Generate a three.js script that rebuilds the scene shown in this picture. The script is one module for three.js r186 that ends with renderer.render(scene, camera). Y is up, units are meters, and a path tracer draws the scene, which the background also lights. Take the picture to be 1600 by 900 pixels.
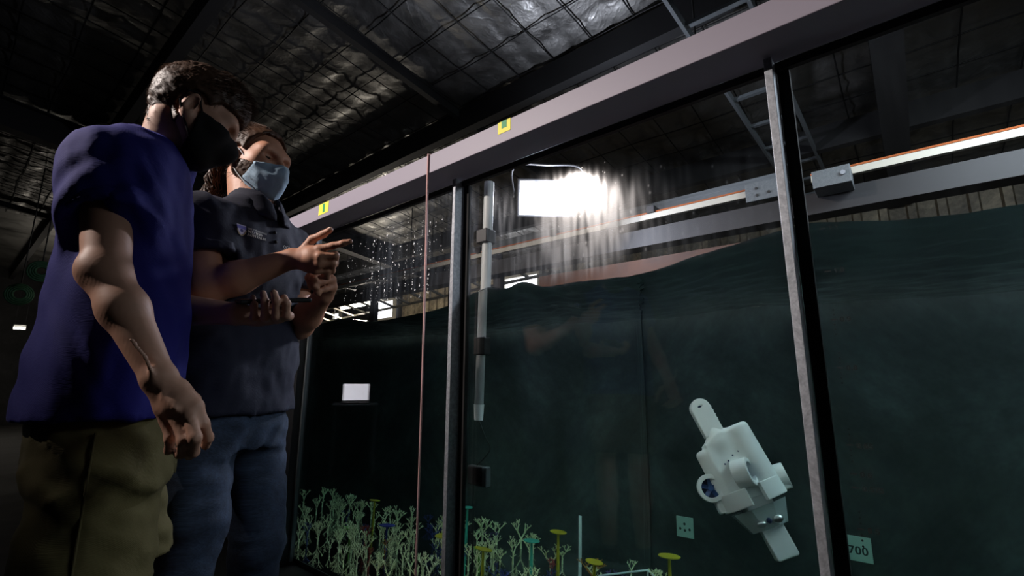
import * as THREE from 'three';
import { RoundedBoxGeometry } from 'three/addons/geometries/RoundedBoxGeometry.js';
import { mergeGeometries, mergeVertices, toCreasedNormals } from 'three/addons/utils/BufferGeometryUtils.js';
import { RectAreaLightUniformsLib } from 'three/addons/lights/RectAreaLightUniformsLib.js';
import { createNoise3D } from 'simplex-noise';

// ---------------------------------------------------------------- camera, light, exposure
const scene = new THREE.Scene();
const EYE = new THREE.Vector3(0, 0.95, 1.3437);
const camera = new THREE.PerspectiveCamera(62.62, 16 / 9, 0.05, 60);
const camRight = new THREE.Vector3(0.7665944, 0.00291619, -0.642125);
const camUp = new THREE.Vector3(0.12141857, 0.98129197, 0.14941083);
const camFwd = new THREE.Vector3(-0.63054782, 0.19250341, -0.75189885);
camera.position.copy(EYE);
camera.quaternion.setFromRotationMatrix(new THREE.Matrix4().makeBasis(camRight, camUp, camFwd.clone().negate()));
scene.add(camera);
const renderer = new THREE.WebGLRenderer({ antialias: true });
renderer.toneMapping = THREE.LinearToneMapping;
renderer.toneMappingExposure = 1.0;
renderer.shadowMap.enabled = true;
RectAreaLightUniformsLib.init();
scene.background = new THREE.Color(0x000000);

const KEY_POWER = 84, FLOOD_POWER = 5, OVERHEAD_POWER = 31, TUBE_POWER = 7;
// the work light on a stand behind the two men, out of frame
const KEY_AT = new THREE.Vector3(-3.0, 3.43, 3.6), KEY_AIM = KEY_AT.clone().add(new THREE.Vector3(0.417, -0.469, -0.778).multiplyScalar(3));
const key = new THREE.SpotLight(0xfff3ec, KEY_POWER, 0, 0.62, 0.3, 2);
key.position.copy(KEY_AT); key.target.position.copy(KEY_AIM); key.shadow.radius = 2.6; key.castShadow = true; key.name = 'key_light';
scene.add(key); scene.add(key.target);

// ---------------------------------------------------------------- helpers
const V = (x, y, z) => new THREE.Vector3(x, y, z);
function mulberry(a) { return () => { a |= 0; a = (a + 0x6d2b79f5) | 0; let t = Math.imul(a ^ (a >>> 15), 1 | a); t = (t + Math.imul(t ^ (t >>> 7), 61 | t)) ^ t; return ((t ^ (t >>> 14)) >>> 0) / 4294967296; }; }
const rnd = mulberry(20240611);
const noise3 = createNoise3D(mulberry(77));
const noise3b = createNoise3D(mulberry(99));
const clamp = (x, a, b) => Math.min(b, Math.max(a, x)), mix = (a, b, t) => a + (b - a) * t;
const sstep = (a, b, x) => { const t = clamp((x - a) / (b - a), 0, 1); return t * t * (3 - 2 * t); };
function at(px, py, depth) { // a point seen in direction (px, py) of the 1600 x 900 frame, at that distance along the lens axis
  return EYE.clone().addScaledVector(camFwd, depth).addScaledVector(camRight, ((px - 800) / 739.82) * depth).addScaledVector(camUp, ((450 - py) / 739.82) * depth);
}
const taken = {};
function numbered(n) { const k = (taken[n] = (taken[n] ?? -1) + 1); return k ? n + '_' + String(k).padStart(3, '0') : n; }
function tag(o, label, category, group, kind) {
  if (label) o.userData.label = label; if (category) o.userData.category = category; if (group) o.userData.group = group; if (kind) o.userData.kind = kind; return o;
}
function lit(m) { m.castShadow = true; m.receiveShadow = true; return m; }
function thing(name, label, category, pos = [0, 0, 0], group) {
  const g = new THREE.Group(); g.name = numbered(name); g.position.set(...pos); tag(g, label, category, group); scene.add(g); return g;
}
function mesh(name, geo, mat, parent) { const m = lit(new THREE.Mesh(geo, mat)); m.name = parent ? name : numbered(name); (parent ?? scene).add(m); return m; }
function struct(name, geo, mat, label) { const m = mesh(name, geo, mat); m.userData.kind = 'structure'; if (label) m.userData.label = label; return m; }
function structGroup(name, label) { const g = new THREE.Group(); g.name = numbered(name); g.userData.kind = 'structure'; if (label) g.userData.label = label; scene.add(g); return g; }
const box = (x0, x1, y0, y1, z0, z1) => new THREE.BoxGeometry(x1 - x0, y1 - y0, z1 - z0).translate((x0 + x1) / 2, (y0 + y1) / 2, (z0 + z1) / 2);
const rbox = (x0, x1, y0, y1, z0, z1, r = 0.004, s = 2) => new RoundedBoxGeometry(x1 - x0, y1 - y0, z1 - z0, s, r).translate((x0 + x1) / 2, (y0 + y1) / 2, (z0 + z1) / 2);
const tube = (pts, r, seg = 24, rs = 8) => new THREE.TubeGeometry(new THREE.CatmullRomCurve3(pts), seg, r, rs);
function cylBetween(a, b, r0, r1 = r0, rs = 12) {
  const d = b.clone().sub(a), g = new THREE.CylinderGeometry(r1, r0, d.length(), rs);
  g.applyQuaternion(new THREE.Quaternion().setFromUnitVectors(V(0, 1, 0), d.clone().normalize()));
  return g.translate((a.x + b.x) / 2, (a.y + b.y) / 2, (a.z + b.z) / 2);
}
function strip(g) { const h = g.index ? g.toNonIndexed() : g.clone(); for (const k of Object.keys(h.attributes)) if (!['position', 'normal', 'uv'].includes(k)) h.deleteAttribute(k); return h; }
const merge = (list) => mergeGeometries(list.map(strip));
// uv in metres by the main direction of each face
function boxUV(g, s = 1) {
  const n = g.index ? g.toNonIndexed() : g, p = n.attributes.position, q = n.attributes.normal, uv = new Float32Array(p.count * 2);
  for (let i = 0; i < p.count; i++) {
    const ax = Math.abs(q.getX(i)), ay = Math.abs(q.getY(i)), az = Math.abs(q.getZ(i)), x = p.getX(i), y = p.getY(i), z = p.getZ(i);
    const [u, v] = ax > ay && ax > az ? [z, y] : ay > az ? [x, z] : [x, y];
    uv[i * 2] = u * s; uv[i * 2 + 1] = v * s;
  }
  n.setAttribute('uv', new THREE.BufferAttribute(uv, 2)); return n;
}
// tiling textures
function tex(n, f, srgb = true) { // f(u, v) -> [r, g, b] 0..1
  const d = new Uint8Array(n * n * 4);
  for (let j = 0; j < n; j++) for (let i = 0; i < n; i++) { const c = f(i / n, j / n), o = (j * n + i) * 4; d[o] = clamp(c[0], 0, 1) * 255; d[o + 1] = clamp(c[1], 0, 1) * 255; d[o + 2] = clamp(c[2], 0, 1) * 255; d[o + 3] = 255; }
  const t = new THREE.DataTexture(d, n, n); t.magFilter = THREE.LinearFilter; t.minFilter = THREE.LinearFilter; t.wrapS = t.wrapT = THREE.RepeatWrapping; if (srgb) t.colorSpace = THREE.SRGBColorSpace; t.needsUpdate = true; return t;
}
const TAU = Math.PI * 2;
function tn(u, v, f, seed = 0, nz = noise3) { // tiling noise on a torus-like path
  const a = u * TAU, b = v * TAU, r = f / TAU;
  return 0.5 * (nz(Math.cos(a) * r + seed, Math.sin(a) * r + Math.cos(b) * r * 0.9, Math.sin(b) * r + seed * 0.7) + nz(Math.cos(a + 1.3) * r - seed, Math.sin(a + 1.3) * r + 7.1 - Math.sin(b) * r, Math.cos(b + 0.7) * r * 0.95 + 3.3));
}
const rep = (t, u, v) => { const c = t.clone(); c.repeat.set(u, v); c.needsUpdate = true; return c; };
const std = (o) => new THREE.MeshStandardMaterial(o), phys = (o) => new THREE.MeshPhysicalMaterial(o);

const T = {};
T.grain = tex(256, (u, v) => { const k = 0.5 + 0.3 * tn(u, v, 14, 1) + 0.25 * tn(u, v, 40, 5); return [k, k, k]; }, false);
T.cloth = tex(256, (u, v) => { const w = 0.5 + 0.25 * Math.sin(u * TAU * 64) * Math.sin(v * TAU * 64) + 0.2 * tn(u, v, 30, 2); return [w, w, w]; }, false);
T.denim = tex(256, (u, v) => { const w = 0.6 + 0.10 * tn(u, v, 9, 3) + 0.12 * tn(u, v, 70, 8); return [w * 0.92, w, w * 1.08]; });
T.galv = tex(256, (u, v) => { const k = 0.68 + 0.09 * tn(u, v, 16, 4) + 0.08 * tn(u, v, 46, 6); return [k * 0.98, k, k * 1.02]; });
T.skin = tex(256, (u, v) => { const k = 0.5 + 0.5 * tn(u, v, 60, 12) * 0.6 + 0.2 * tn(u, v, 20, 13); return [k, k, k]; }, false);
T.ply = tex(512, (u, v) => { const g = Math.sin((v * 40 + 0.8 * tn(u * 1, v, 3, 21)) * TAU) * 0.025 + 0.09 * tn(u, v, 6, 22) + 0.05 * tn(u, v, 50, 23); return [0.58 + g, 0.40 + g * 0.8, 0.24 + g * 0.55]; });
T.wallgrime = tex(512, (u, v) => { const k = 0.6 + 0.25 * tn(u, v, 5, 31) + 0.12 * tn(u, v, 22, 32) + 0.08 * tn(u, v, 70, 33); return [k, k, k]; });
// crumpled foil: creases as ridges in several scales
T.foil = tex(1024, (u, v) => {
  let h = 0;
  for (const [f, a, s] of [[7, 0.5, 41], [15, 0.32, 42], [33, 0.2, 43]]) { const n = tn(u, v, f, s); h += a * (1 - Math.min(1, Math.abs(n) * 3.2)); }
  const k = 0.25 + 0.6 * h + 0.06 * tn(u, v, 90, 44); return [k, k, k];
}, false);
T.foilRough = tex(256, (u, v) => { const k = 0.5 + 0.2 * tn(u, v, 8, 51) + 0.12 * tn(u, v, 36, 52); return [k, k, k]; }, false);

const M = {
  beam: std({ color: new THREE.Color(0.27, 0.245, 0.30), roughness: 0.55, map: null, bumpMap: T.grain, bumpScale: 0.0002 }),
  darkSteel: std({ color: 0x17171a, roughness: 0.6, metalness: 0.2, bumpMap: T.grain, bumpScale: 0.0004 }),
  purlin: std({ color: 0x0f0f10, roughness: 0.75 }),
  galv: std({ map: T.galv, color: 0xd2d3d8, roughness: 0.5, metalness: 0.35 }),
  galvDull: std({ map: T.galv, color: 0x8b8f90, roughness: 0.62, metalness: 0.3 }),
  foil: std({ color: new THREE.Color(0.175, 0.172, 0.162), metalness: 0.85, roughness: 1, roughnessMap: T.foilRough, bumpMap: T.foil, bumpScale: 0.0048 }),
  wire: std({ color: 0x0c0c0c, roughness: 0.6, metalness: 0.3 }),
  floor: std({ map: T.wallgrime, color: 0x3a3936, roughness: 0.8 }),
  wall: std({ map: T.wallgrime, color: 0x2a2a2b, roughness: 0.85 }),
  sheet: std({ map: T.wallgrime, color: 0xb9ab90, roughness: 0.5, metalness: 0.15 }),
  ply: std({ map: T.ply, color: 0x6a522a, roughness: 0.7 }),
  residue: std({ color: 0xa79a8c, roughness: 0.9, bumpMap: T.grain, bumpScale: 0.002 }),
  tankWall: std({ map: T.wallgrime, color: new THREE.Color(0.058, 0.068, 0.069), roughness: 0.7 }),
  tankFloor: std({ map: T.wallgrime, color: new THREE.Color(0.06, 0.085, 0.07), roughness: 0.9 }),
  rust: std({ color: 0xa8592a, roughness: 0.9, bumpMap: T.grain, bumpScale: 0.002 }),
  pale: std({ color: 0xa7a396, roughness: 0.5 }),
  black: std({ color: 0x0b0b0c, roughness: 0.55 }),
  rubber: std({ color: 0x101010, roughness: 0.9 }),
  backSteel: std({ color: 0x0b0b0f, roughness: 0.6 }),
  pvc: std({ color: 0x9a9e9c, roughness: 0.5 }),
  white: std({ color: 0xe6e9e6, roughness: 0.42 }),
  tape: std({ color: 0xe6e04a, roughness: 0.6 }), tapeGreen: std({ color: 0x2f8f5a, roughness: 0.6 }),
  rope: std({ color: 0xc09a98, roughness: 0.9 }),
};
M.glass = phys({ color: 0xffffff, transmission: 1, thickness: 0, roughness: 0.0, ior: 1.45, specularIntensity: 1 });

// ---------------------------------------------------------------- the shed
const roofY = (z) => 3.25 + 0.12 * z;
const X0 = -15, X1 = 3.2, Z0 = -4.0, Z1 = 4.6;
struct('floor', boxUV(box(X0 - 0.2, X1 + 0.2, -0.2, 0, Z0 - 0.2, Z1 + 0.2), 0.5), M.floor, 'dark concrete shed floor');
struct('wall_left', boxUV(box(X0 - 0.15, X0, 0, 4.1, Z0, Z1), 0.4), M.wall, 'dark end wall of the shed');
struct('wall_right', boxUV(box(X1, X1 + 0.15, 0, 4.1, Z0, Z1), 0.4), M.wall, 'dark near end wall of the shed');
struct('wall_front', boxUV(box(X0, X1, 0, 4.1, Z1, Z1 + 0.15), 0.4), M.wall, 'dark side wall of the shed behind the camera');
// ribbed metal cladding on the far side, one sheet after another
{
  const w = structGroup('wall_back', 'ribbed beige metal cladding behind the tank');
  mesh('backing', box(X0, X1, 0, 3.0, Z0 - 0.15, Z0 - 0.06), M.wall, w);
  const pitch = 0.2, sheetW = 0.8, prof = [];
  for (let k = 0; k < 4; k++) { const x = k * pitch; prof.push([x, 0], [x + 0.115, 0], [x + 0.13, 0.032], [x + 0.185, 0.032]); }
  prof.push([sheetW, 0]);
  const s = new THREE.Shape(); s.moveTo(prof[0][0], prof[0][1]); for (const [x, y] of prof.slice(1)) s.lineTo(x, y); for (const [x, y] of prof.slice().reverse()) s.lineTo(x, y - 0.004); s.closePath();
  const g = boxUV(new THREE.ExtrudeGeometry(s, { depth: 2.68, bevelEnabled: false }).rotateX(-Math.PI / 2).scale(1, 1, -1), 0.7);
  const gi = g; { const p = gi.attributes.position, n = gi.attributes.normal; for (let i = 0; i < p.count; i += 3) for (const a of [p, n, gi.attributes.uv]) { const k = a.itemSize; for (let c = 0; c < k; c++) { const t = a.array[(i + 1) * k + c]; a.array[(i + 1) * k + c] = a.array[(i + 2) * k + c]; a.array[(i + 2) * k + c] = t; } } }
  for (let x = -7.2; x < 3; x += sheetW) { const m = mesh('cladding_sheet', g, M.sheet, w); m.position.set(x, 0.05, Z0 - 0.05); }
}
// the roof: backing, foil blanket, safety mesh below it
{
  const c = structGroup('ceiling', 'crumpled silver foil insulation over black safety mesh');
  const sl = Math.atan(0.12);
  const back = new THREE.BoxGeometry(X1 - X0 + 0.3, 0.08, (Z1 - Z0 + 0.3) / Math.cos(sl)); back.rotateX(-sl).translate((X0 + X1) / 2, roofY((Z0 + Z1) / 2) + 0.16, (Z0 + Z1) / 2);
  mesh('roof_deck', back, M.wall, c);
  const step = 0.034, nx = Math.round((X1 + 10) / step), nz = Math.round((Z1 - Z0) / step), pos = [], uv = [], idx = [];
  for (let j = 0; j <= nz; j++) for (let i = 0; i <= nx; i++) {
    const x = -10 + (i / nx) * (X1 + 10), z = Z0 + (j / nz) * (Z1 - Z0);
    const gx = Math.abs(((x / 0.3) % 1 + 1) % 1 - 0.5) * 2, gz = Math.abs(((z / 0.3) % 1 + 1) % 1 - 0.5) * 2;
    const bulge = (1 - gx ** 4) * (1 - gz ** 4) * (0.010 + 0.012 * (0.5 + 0.5 * noise3(x * 1.3, z * 1.3, 3)));
    const wr = 0.004 * noise3(x * 3 + z, z * 4, 9) + 0.0025 * (1 - Math.abs(noise3(x * 5 + 2 * noise3(x, z, 1), z * 9, 5)) * 2) + 0.0025 * noise3(x * 14, z * 14, 8);
    pos.push(x, roofY(z) + 0.028 - bulge + wr, z); uv.push(x * 0.55, z * 0.55);
  }
  for (let j = 0; j < nz; j++) for (let i = 0; i < nx; i++) { const a = j * (nx + 1) + i, b = a + 1, d = a + nx + 1, e = d + 1; idx.push(a, b, d, b, e, d); }
  const g = new THREE.BufferGeometry(); g.setAttribute('position', new THREE.Float32BufferAttribute(pos, 3)); g.setAttribute('uv', new THREE.Float32BufferAttribute(uv, 2)); g.setIndex(idx); g.computeVertexNormals();
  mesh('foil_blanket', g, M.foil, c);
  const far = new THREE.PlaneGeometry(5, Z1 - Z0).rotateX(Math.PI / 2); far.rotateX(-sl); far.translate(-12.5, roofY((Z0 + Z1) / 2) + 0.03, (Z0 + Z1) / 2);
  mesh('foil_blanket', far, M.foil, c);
  const rw = 0.005;
  const wx = new THREE.CylinderGeometry(rw, rw, 13, 5).rotateZ(Math.PI / 2);
  for (let z = -3.75; z < 4.5; z += 0.3) {
    const pts = []; for (let k = 0; k <= 44; k++) { const x = -10 + k * 0.3; pts.push(V(x, roofY(z) - 0.004 + 0.010 * noise3(x * 1.5, z * 3, 4), z + 0.012 * noise3(x * 1.1, z * 5, 6))); }
    mesh('mesh_wire', new THREE.TubeGeometry(new THREE.CatmullRomCurve3(pts), 66, rw, 4), M.wire, c);
  }
  const zp = []; for (let k = 0; k <= 28; k++) { const z = Z0 + 0.05 + (k / 28) * (Z1 - Z0 - 0.1); zp.push(V(0.010 * noise3(z * 1.3, 3, 4), roofY(z) - 0.008 + 0.008 * noise3(z * 1.2, 9, 4), z)); }
  const wz = new THREE.TubeGeometry(new THREE.CatmullRomCurve3(zp), 50, rw, 4);
  for (let x = -9.75; x < 3; x += 0.3) mesh('mesh_wire', wz, M.wire, c).position.x = x;
}
// steel under the roof: purlins along the shed, rafters across
function cSection(len, h, b, t = 0.006) { // a lipped channel along x, open towards -z, base of the web at the origin
  const s = new THREE.Shape(); s.moveTo(0, 0); s.lineTo(b, 0); s.lineTo(b, 0.02); s.lineTo(b - t, 0.02); s.lineTo(b - t, t); s.lineTo(t, t); s.lineTo(t, h - t); s.lineTo(b - t, h - t); s.lineTo(b - t, h - 0.02); s.lineTo(b, h - 0.02); s.lineTo(b, h); s.lineTo(0, h); s.closePath();
  return new THREE.ExtrudeGeometry(s, { depth: len, bevelEnabled: false }).rotateY(Math.PI / 2);
}
{
  const pl = ['steel roof purlin running along the shed above the open floor', 'steel roof purlin running just behind the tank beam', 'steel roof purlin nearest the ribbed cladding', 'steel roof purlin nearest the dark side wall'];
  [0.62, -1.08, -2.8, 2.35].forEach((z, i) => {
    const p = mesh('roof_purlin', cSection(X1 - X0 - 0.1, 0.19, 0.075), M.purlin); p.position.set(X0 + 0.05, roofY(z) - 0.21, z + 0.035); tag(p, pl[i], 'roof beam', 'purlins under the roof');
  });
  const rl = ['dark sloping rafter over the middle of the tank', 'dark sloping rafter beyond the end of the tank', 'dark sloping rafter near the camera end of the tank', 'dark sloping rafter deep in the shed'];
  [-2.59, -5.9, 0.1, -9.4].forEach((x, i) => {
    const g = thing('roof_rafter', rl[i], 'roof beam', [x, 0, 0], 'rafters under the roof');
    const sl = Math.atan(0.12), L = (Z1 - Z0 - 0.1) / Math.cos(sl), zc = (Z0 + Z1) / 2;
    const add = (n, w, h, dy) => { const m = mesh(n, new THREE.BoxGeometry(w, h, L).rotateX(-sl), M.purlin, g); m.position.set(0, roofY(zc) + dy, zc); };
    const deep = i === 1 || i === 2; // the main frames are deeper
    add('web', deep ? 0.03 : 0.05, deep ? 0.24 : 0.07, deep ? -0.15 : -0.055); if (deep) add('bottom_flange', 0.15, 0.015, -0.275); add('top_flange', deep ? 0.15 : 0.07, 0.012, -0.022);
  });
}

// ---------------------------------------------------------------- the wave tank
const PX = [-2.609, -1.409, -0.209, 0.991], TW = 1.5, GT = 1.797; // posts, inside width, top of the glass
const tank = thing('wave_tank', 'long glass-sided wave tank with pale steel top beam', 'water tank');
mesh('top_beam', boxUV(rbox(-6, 2.2, GT, 1.8805, 0.012, 0.1555, 0.003), 1), M.beam, tank).userData.label = 'pale lavender steel beam along the top';
mesh('glazing_bar', box(-2.6, 2.2, GT - 0.03, GT - 0.0065, 0.006, 0.022), M.darkSteel, tank);
for (let i = 1; i < 4; i++) {
  const p = mesh('post', boxUV(rbox(PX[i], PX[i] + 0.02, 0.02, GT - 0.007, 0.008, 0.0605, 0.002), 3), i === 1 ? M.galv : M.galv, tank); p.userData.label = 'galvanised flat-bar post';
  mesh('seal', box(PX[i] + 0.022, PX[i] + 0.05, 0.03, GT - 0.03, -0.008, 0.012), M.rubber, tank);
}
mesh('end_frame', box(-6, -2.635, 0, GT - 0.007, -0.02, 0.06), M.darkSteel, tank).userData.label = 'dark solid side of the tank past the glass';
mesh('end_frame_edge', box(-2.634, -2.619, 0.02, GT - 0.03, 0.003, 0.02), M.galvDull, tank);
mesh('end_wall', box(-6.03, -6.0, 0, 1.5, -TW - 0.03, 0.0), M.tankWall, tank);
// streaks and smears of dried water on the panes
function smear(seed, amount, fade) {
  const n = 1024, d = new Uint8Array(n * n * 4), r = mulberry(seed), streaks = [];
  for (let k = 0; k < 130; k++) streaks.push([r(), 0.30 + 0.5 * r(), 0.06 + 0.25 * r(), 0.0012 + 0.003 * r(), 0.3 + 0.7 * r()]);
  const spots = []; for (let k = 0; k < 420; k++) spots.push([r(), r() ** 0.6, 0.0008 + 0.0022 * r()]);
  const buf = new Float32Array(n * n);
  for (let j = 0; j < n; j++) for (let i = 0; i < n; i++) { const u = i / n, v = j / n; buf[j * n + i] = amount * fade(u, v) * (0.8 + 0.4 * noise3(u * 5, v * 4, seed)) * (0.85 + 0.3 * noise3(u * 40, v * 9, seed + 3)); }
  for (const [su, sv, len, w, a] of streaks) for (let j = Math.floor((sv - len) * n); j < sv * n; j++) { if (j < 0 || j >= n) continue; const c = su + 0.004 * noise3(j / 90, su * 50, seed), f = fade(su, j / n); for (let i = Math.floor((c - 3 * w) * n); i <= (c + 3 * w) * n; i++) if (i >= 0 && i < n) { const g = Math.exp(-(((i / n - c) / w) ** 2)); buf[j * n + i] += (a > 0.65 ? 0.16 : -0.12) * g * a * f * amount * 1.7; } }
  for (const [su, sv, w] of spots) { const f = fade(su, sv); if (f < 0.15) continue; for (let j = Math.floor((sv - 3 * w) * n); j <= (sv + 3 * w) * n; j++) for (let i = Math.floor((su - 3 * w) * n); i <= (su + 3 * w) * n; i++) if (i >= 0 && j >= 0 && i < n && j < n) buf[j * n + i] += 0.35 * Math.exp(-(((i / n - su) / w) ** 2) - (((j / n - sv) / w) ** 2)) * amount; }
  for (let k = 0; k < n * n; k++) { const c = clamp(buf[k], 0, 1) * 255; d[k * 4] = d[k * 4 + 1] = d[k * 4 + 2] = c; d[k * 4 + 3] = 255; }
  const t = new THREE.DataTexture(d, n, n); t.magFilter = THREE.LinearFilter; t.needsUpdate = true; return t;
}
const above = (v) => sstep(0.68, 0.74, v);
const dirt = [smear(11, 0.16, (u, v) => above(v) * sstep(0.15, 0.45, u)), smear(12, 0.28, (u, v) => above(v) * (1 - sstep(0.86, 0.97, v + 0.10 * (u - 0.5))) * (1 - 0.55 * sstep(0.5, 0.95, u))), smear(13, 0.05, (u, v) => above(v))];
for (let i = 0; i < 3; i++) {
  const x0 = (i ? PX[i] + 0.02 : -2.625), x1 = PX[i + 1] + (i < 2 ? 0 : 0.0);
  const m = phys({ color: 0xffffff, transmission: 1, thickness: 0, roughness: 1, roughnessMap: dirt[i], ior: 1.42 }); m.name = 'pane_glass';
  const g = new THREE.PlaneGeometry(x1 - x0, GT - 0.02); g.translate((x0 + x1) / 2, 0.02 + (GT - 0.02) / 2, 0.004);
  const p = mesh('glass_pane', g, m, tank); p.userData.label = ['clear pane with water drops at the end of the tank', 'smeared pane in front of the floodlight', 'clear pane with depth marks'][i];
}
// back wall of the tank, floor, back beam
mesh('back_wall', boxUV(box(-6, 2.2, 0, 1.30, -TW - 0.05, -TW), 0.6), M.tankWall, tank);
for (const [x, w] of [[-1.125, 0.035], [-2.3, 0.03], [0.62, 0.03]]) mesh('wall_seam', box(x - w / 2, x + w / 2, 0.02, 1.30, -TW, -TW + 0.012), M.tankWall, tank);
mesh('tank_floor', boxUV(box(-6, 2.2, 0.001, 0.03, -TW, -0.008), 1), M.tankFloor, tank);
mesh('splash_board', boxUV(box(-2.12, -0.30, 1.31, 1.735, -TW - 0.03, -TW - 0.01), 1), M.ply, tank).userData.label = 'brown plywood splash board on the back wall';
{
  const pts = []; for (let k = 0; k <= 60; k++) { const x = -2.0 + (k / 60) * 1.68; pts.push(V(x, 1.615 + 0.012 * noise3(x * 3, 1, 2) + 0.006 * noise3(x * 11, 4, 2), -TW - 0.009)); }
  mesh('water_mark', new THREE.TubeGeometry(new THREE.CatmullRomCurve3(pts), 120, 0.0045, 5).scale(1, 1, 1), M.residue, tank).userData.label = 'pale dried line on the plywood';
}
mesh('back_beam', box(-6.5, 2.2, 1.815, 1.93, -TW - 0.12, -TW + 0.01), M.backSteel, tank);
for (const x of [-6.3, -4.4, -2.6, 2.1]) mesh('back_post', box(x - 0.04, x + 0.04, 0, 1.815, -TW - 0.11, -TW - 0.055), M.darkSteel, tank);

// ---------------------------------------------------------------- the water
{
  const wl = [[-6, 1.27], [-4.5, 1.24], [-3.4, 1.29], [-2.8, 1.25], [-2.59, 1.259], [-2.314, 1.274], [-2.033, 1.237], [-1.737, 1.244], [-1.512, 1.258], [-1.27, 1.312], [-1.159, 1.298], [-1.08, 1.313], [-0.992, 1.284], [-0.844, 1.281], [-0.722, 1.276], [-0.612, 1.275], [-0.511, 1.291], [-0.417, 1.308], [-0.314, 1.322], [-0.236, 1.333], [-0.17, 1.34], [-0.097, 1.332], [0.009, 1.312], [0.095, 1.304], [0.208, 1.301], [0.6, 1.27], [1.2, 1.30], [2.2, 1.27]];
  const level = (x) => { let i = 0; while (i < wl.length - 2 && wl[i + 1][0] < x) i++; const p = (k) => wl[clamp(k, 0, wl.length - 1)]; const [a, b, c, d] = [p(i - 1), p(i), p(i + 1), p(i + 2)]; const t = clamp((x - b[0]) / (c[0] - b[0]), 0, 1), m1 = (c[1] - a[1]) / (c[0] - a[0] || 1), m2 = (d[1] - b[1]) / (d[0] - b[0] || 1), h = c[0] - b[0]; const t2 = t * t, t3 = t2 * t; return (2 * t3 - 3 * t2 + 1) * b[1] + (t3 - 2 * t2 + t) * m1 * h + (-2 * t3 + 3 * t2) * c[1] + (t3 - t2) * m2 * h; };
  const zf = -0.006, zb = -TW - 0.02, xa = -5.995, xb = 2.195, nx = 400, nz = 76, pos = [], idx = [];
  const H = (x, z) => { const k = sstep(0, 0.9, -z); const y = mix(level(x - z * 0.25 * k), 1.275, 0.55 * k) + 0.004 * noise3(x * 5, z * 6, 2) * sstep(0, 0.2, -z) + 0.0018 * noise3(x * 17, z * 17, 5); return Math.min(y, 1.352); };
  for (let j = 0; j <= nz; j++) for (let i = 0; i <= nx; i++) { const x = xa + (i / nx) * (xb - xa), z = zf + (j / nz) * (zb - zf); pos.push(x, H(x, z), z); }
  for (let j = 0; j < nz; j++) for (let i = 0; i < nx; i++) { const a = j * (nx + 1) + i, b = a + 1, c = a + nx + 1, d = c + 1; idx.push(a, b, c, b, d, c); }
  const base = pos.length / 3, B = 0.034, ring = [];
  for (let i = 0; i <= nx; i++) ring.push(i); for (let j = 1; j <= nz; j++) ring.push(j * (nx + 1) + nx); for (let i = nx - 1; i >= 0; i--) ring.push(nz * (nx + 1) + i); for (let j = nz - 1; j >= 1; j--) ring.push(j * (nx + 1));
  for (const r of ring) pos.push(pos[r * 3], B, pos[r * 3 + 2]);
  const n = ring.length; for (let k = 0; k < n; k++) { const a = ring[k], b = ring[(k + 1) % n], c = base + k, d = base + ((k + 1) % n); idx.push(a, c, b, b, c, d); }
  const c0 = pos.length / 3; pos.push((xa + xb) / 2, B, (zf + zb) / 2); for (let k = 0; k < n; k++) idx.push(c0, base + ((k + 1) % n), base + k);
  let g = new THREE.BufferGeometry(); g.setAttribute('position', new THREE.Float32BufferAttribute(pos, 3)); g.setIndex(idx);
  g = toCreasedNormals(g, 0.7);
  const m = phys({ color: 0xffffff, transmission: 1, thickness: 1, roughness: 0.0, ior: 1.33, attenuationColor: new THREE.Color(0.61, 0.77, 0.75), attenuationDistance: 1.1 }); m.name = 'water';
  const w = mesh('water', g, m); tag(w, 'dark green water with a wavy surface filling the tank', 'water', null, 'stuff');
}

// ---------------------------------------------------------------- lamps
{ // floodlight over the water, shining towards the camera end
  const p = V(-1.60, 2.05, -0.90), dir = V(0.72, -0.45, 0.78).normalize();
  const g = thing('floodlight', 'glaring white floodlight hanging over the tank', 'floodlight'); g.position.copy(p);
  g.quaternion.setFromRotationMatrix(new THREE.Matrix4().lookAt(dir, V(0, 0, 0), V(0, 1, 0)));
  const w = 0.34, h = 0.2;
  mesh('housing', rbox(-w / 2 - 0.02, w / 2 + 0.02, -h / 2 - 0.02, h / 2 + 0.02, -0.07, -0.006, 0.012), M.black, g);
  for (let k = -4; k <= 4; k++) mesh('cooling_fin', box(k * 0.036 - 0.004, k * 0.036 + 0.004, -h / 2, h / 2, -0.10, -0.07), M.black, g);
  mesh('light_face', new THREE.PlaneGeometry(w, h), std({ color: 0xffffff, emissive: 0xf4f7ff, emissiveIntensity: 9 }), g).position.z = 0.001;
  mesh('bracket', tube([V(-w / 2 - 0.03, 0, -0.03), V(-w / 2 - 0.04, 0.18, -0.03), V(0, 0.2, -0.03), V(w / 2 + 0.04, 0.18, -0.03), V(w / 2 + 0.03, 0, -0.03)], 0.008, 30), M.black, g);
  const l = new THREE.PointLight(0xe4ebff, FLOOD_POWER, 0, 2); l.name = 'floodlight_lamp'; l.castShadow = true; l.shadow.radius = 3; l.position.set(0, 0, 0.075); g.add(l);
  // the bar that carries it
  const b = mesh('lamp_bar', cylBetween(V(-1.76, 2.235, -1.0), V(-1.76, 2.235, -1.75), 0.014), M.galvDull); tag(b, 'thin steel bar carrying the floodlight', 'bar');
}
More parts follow.
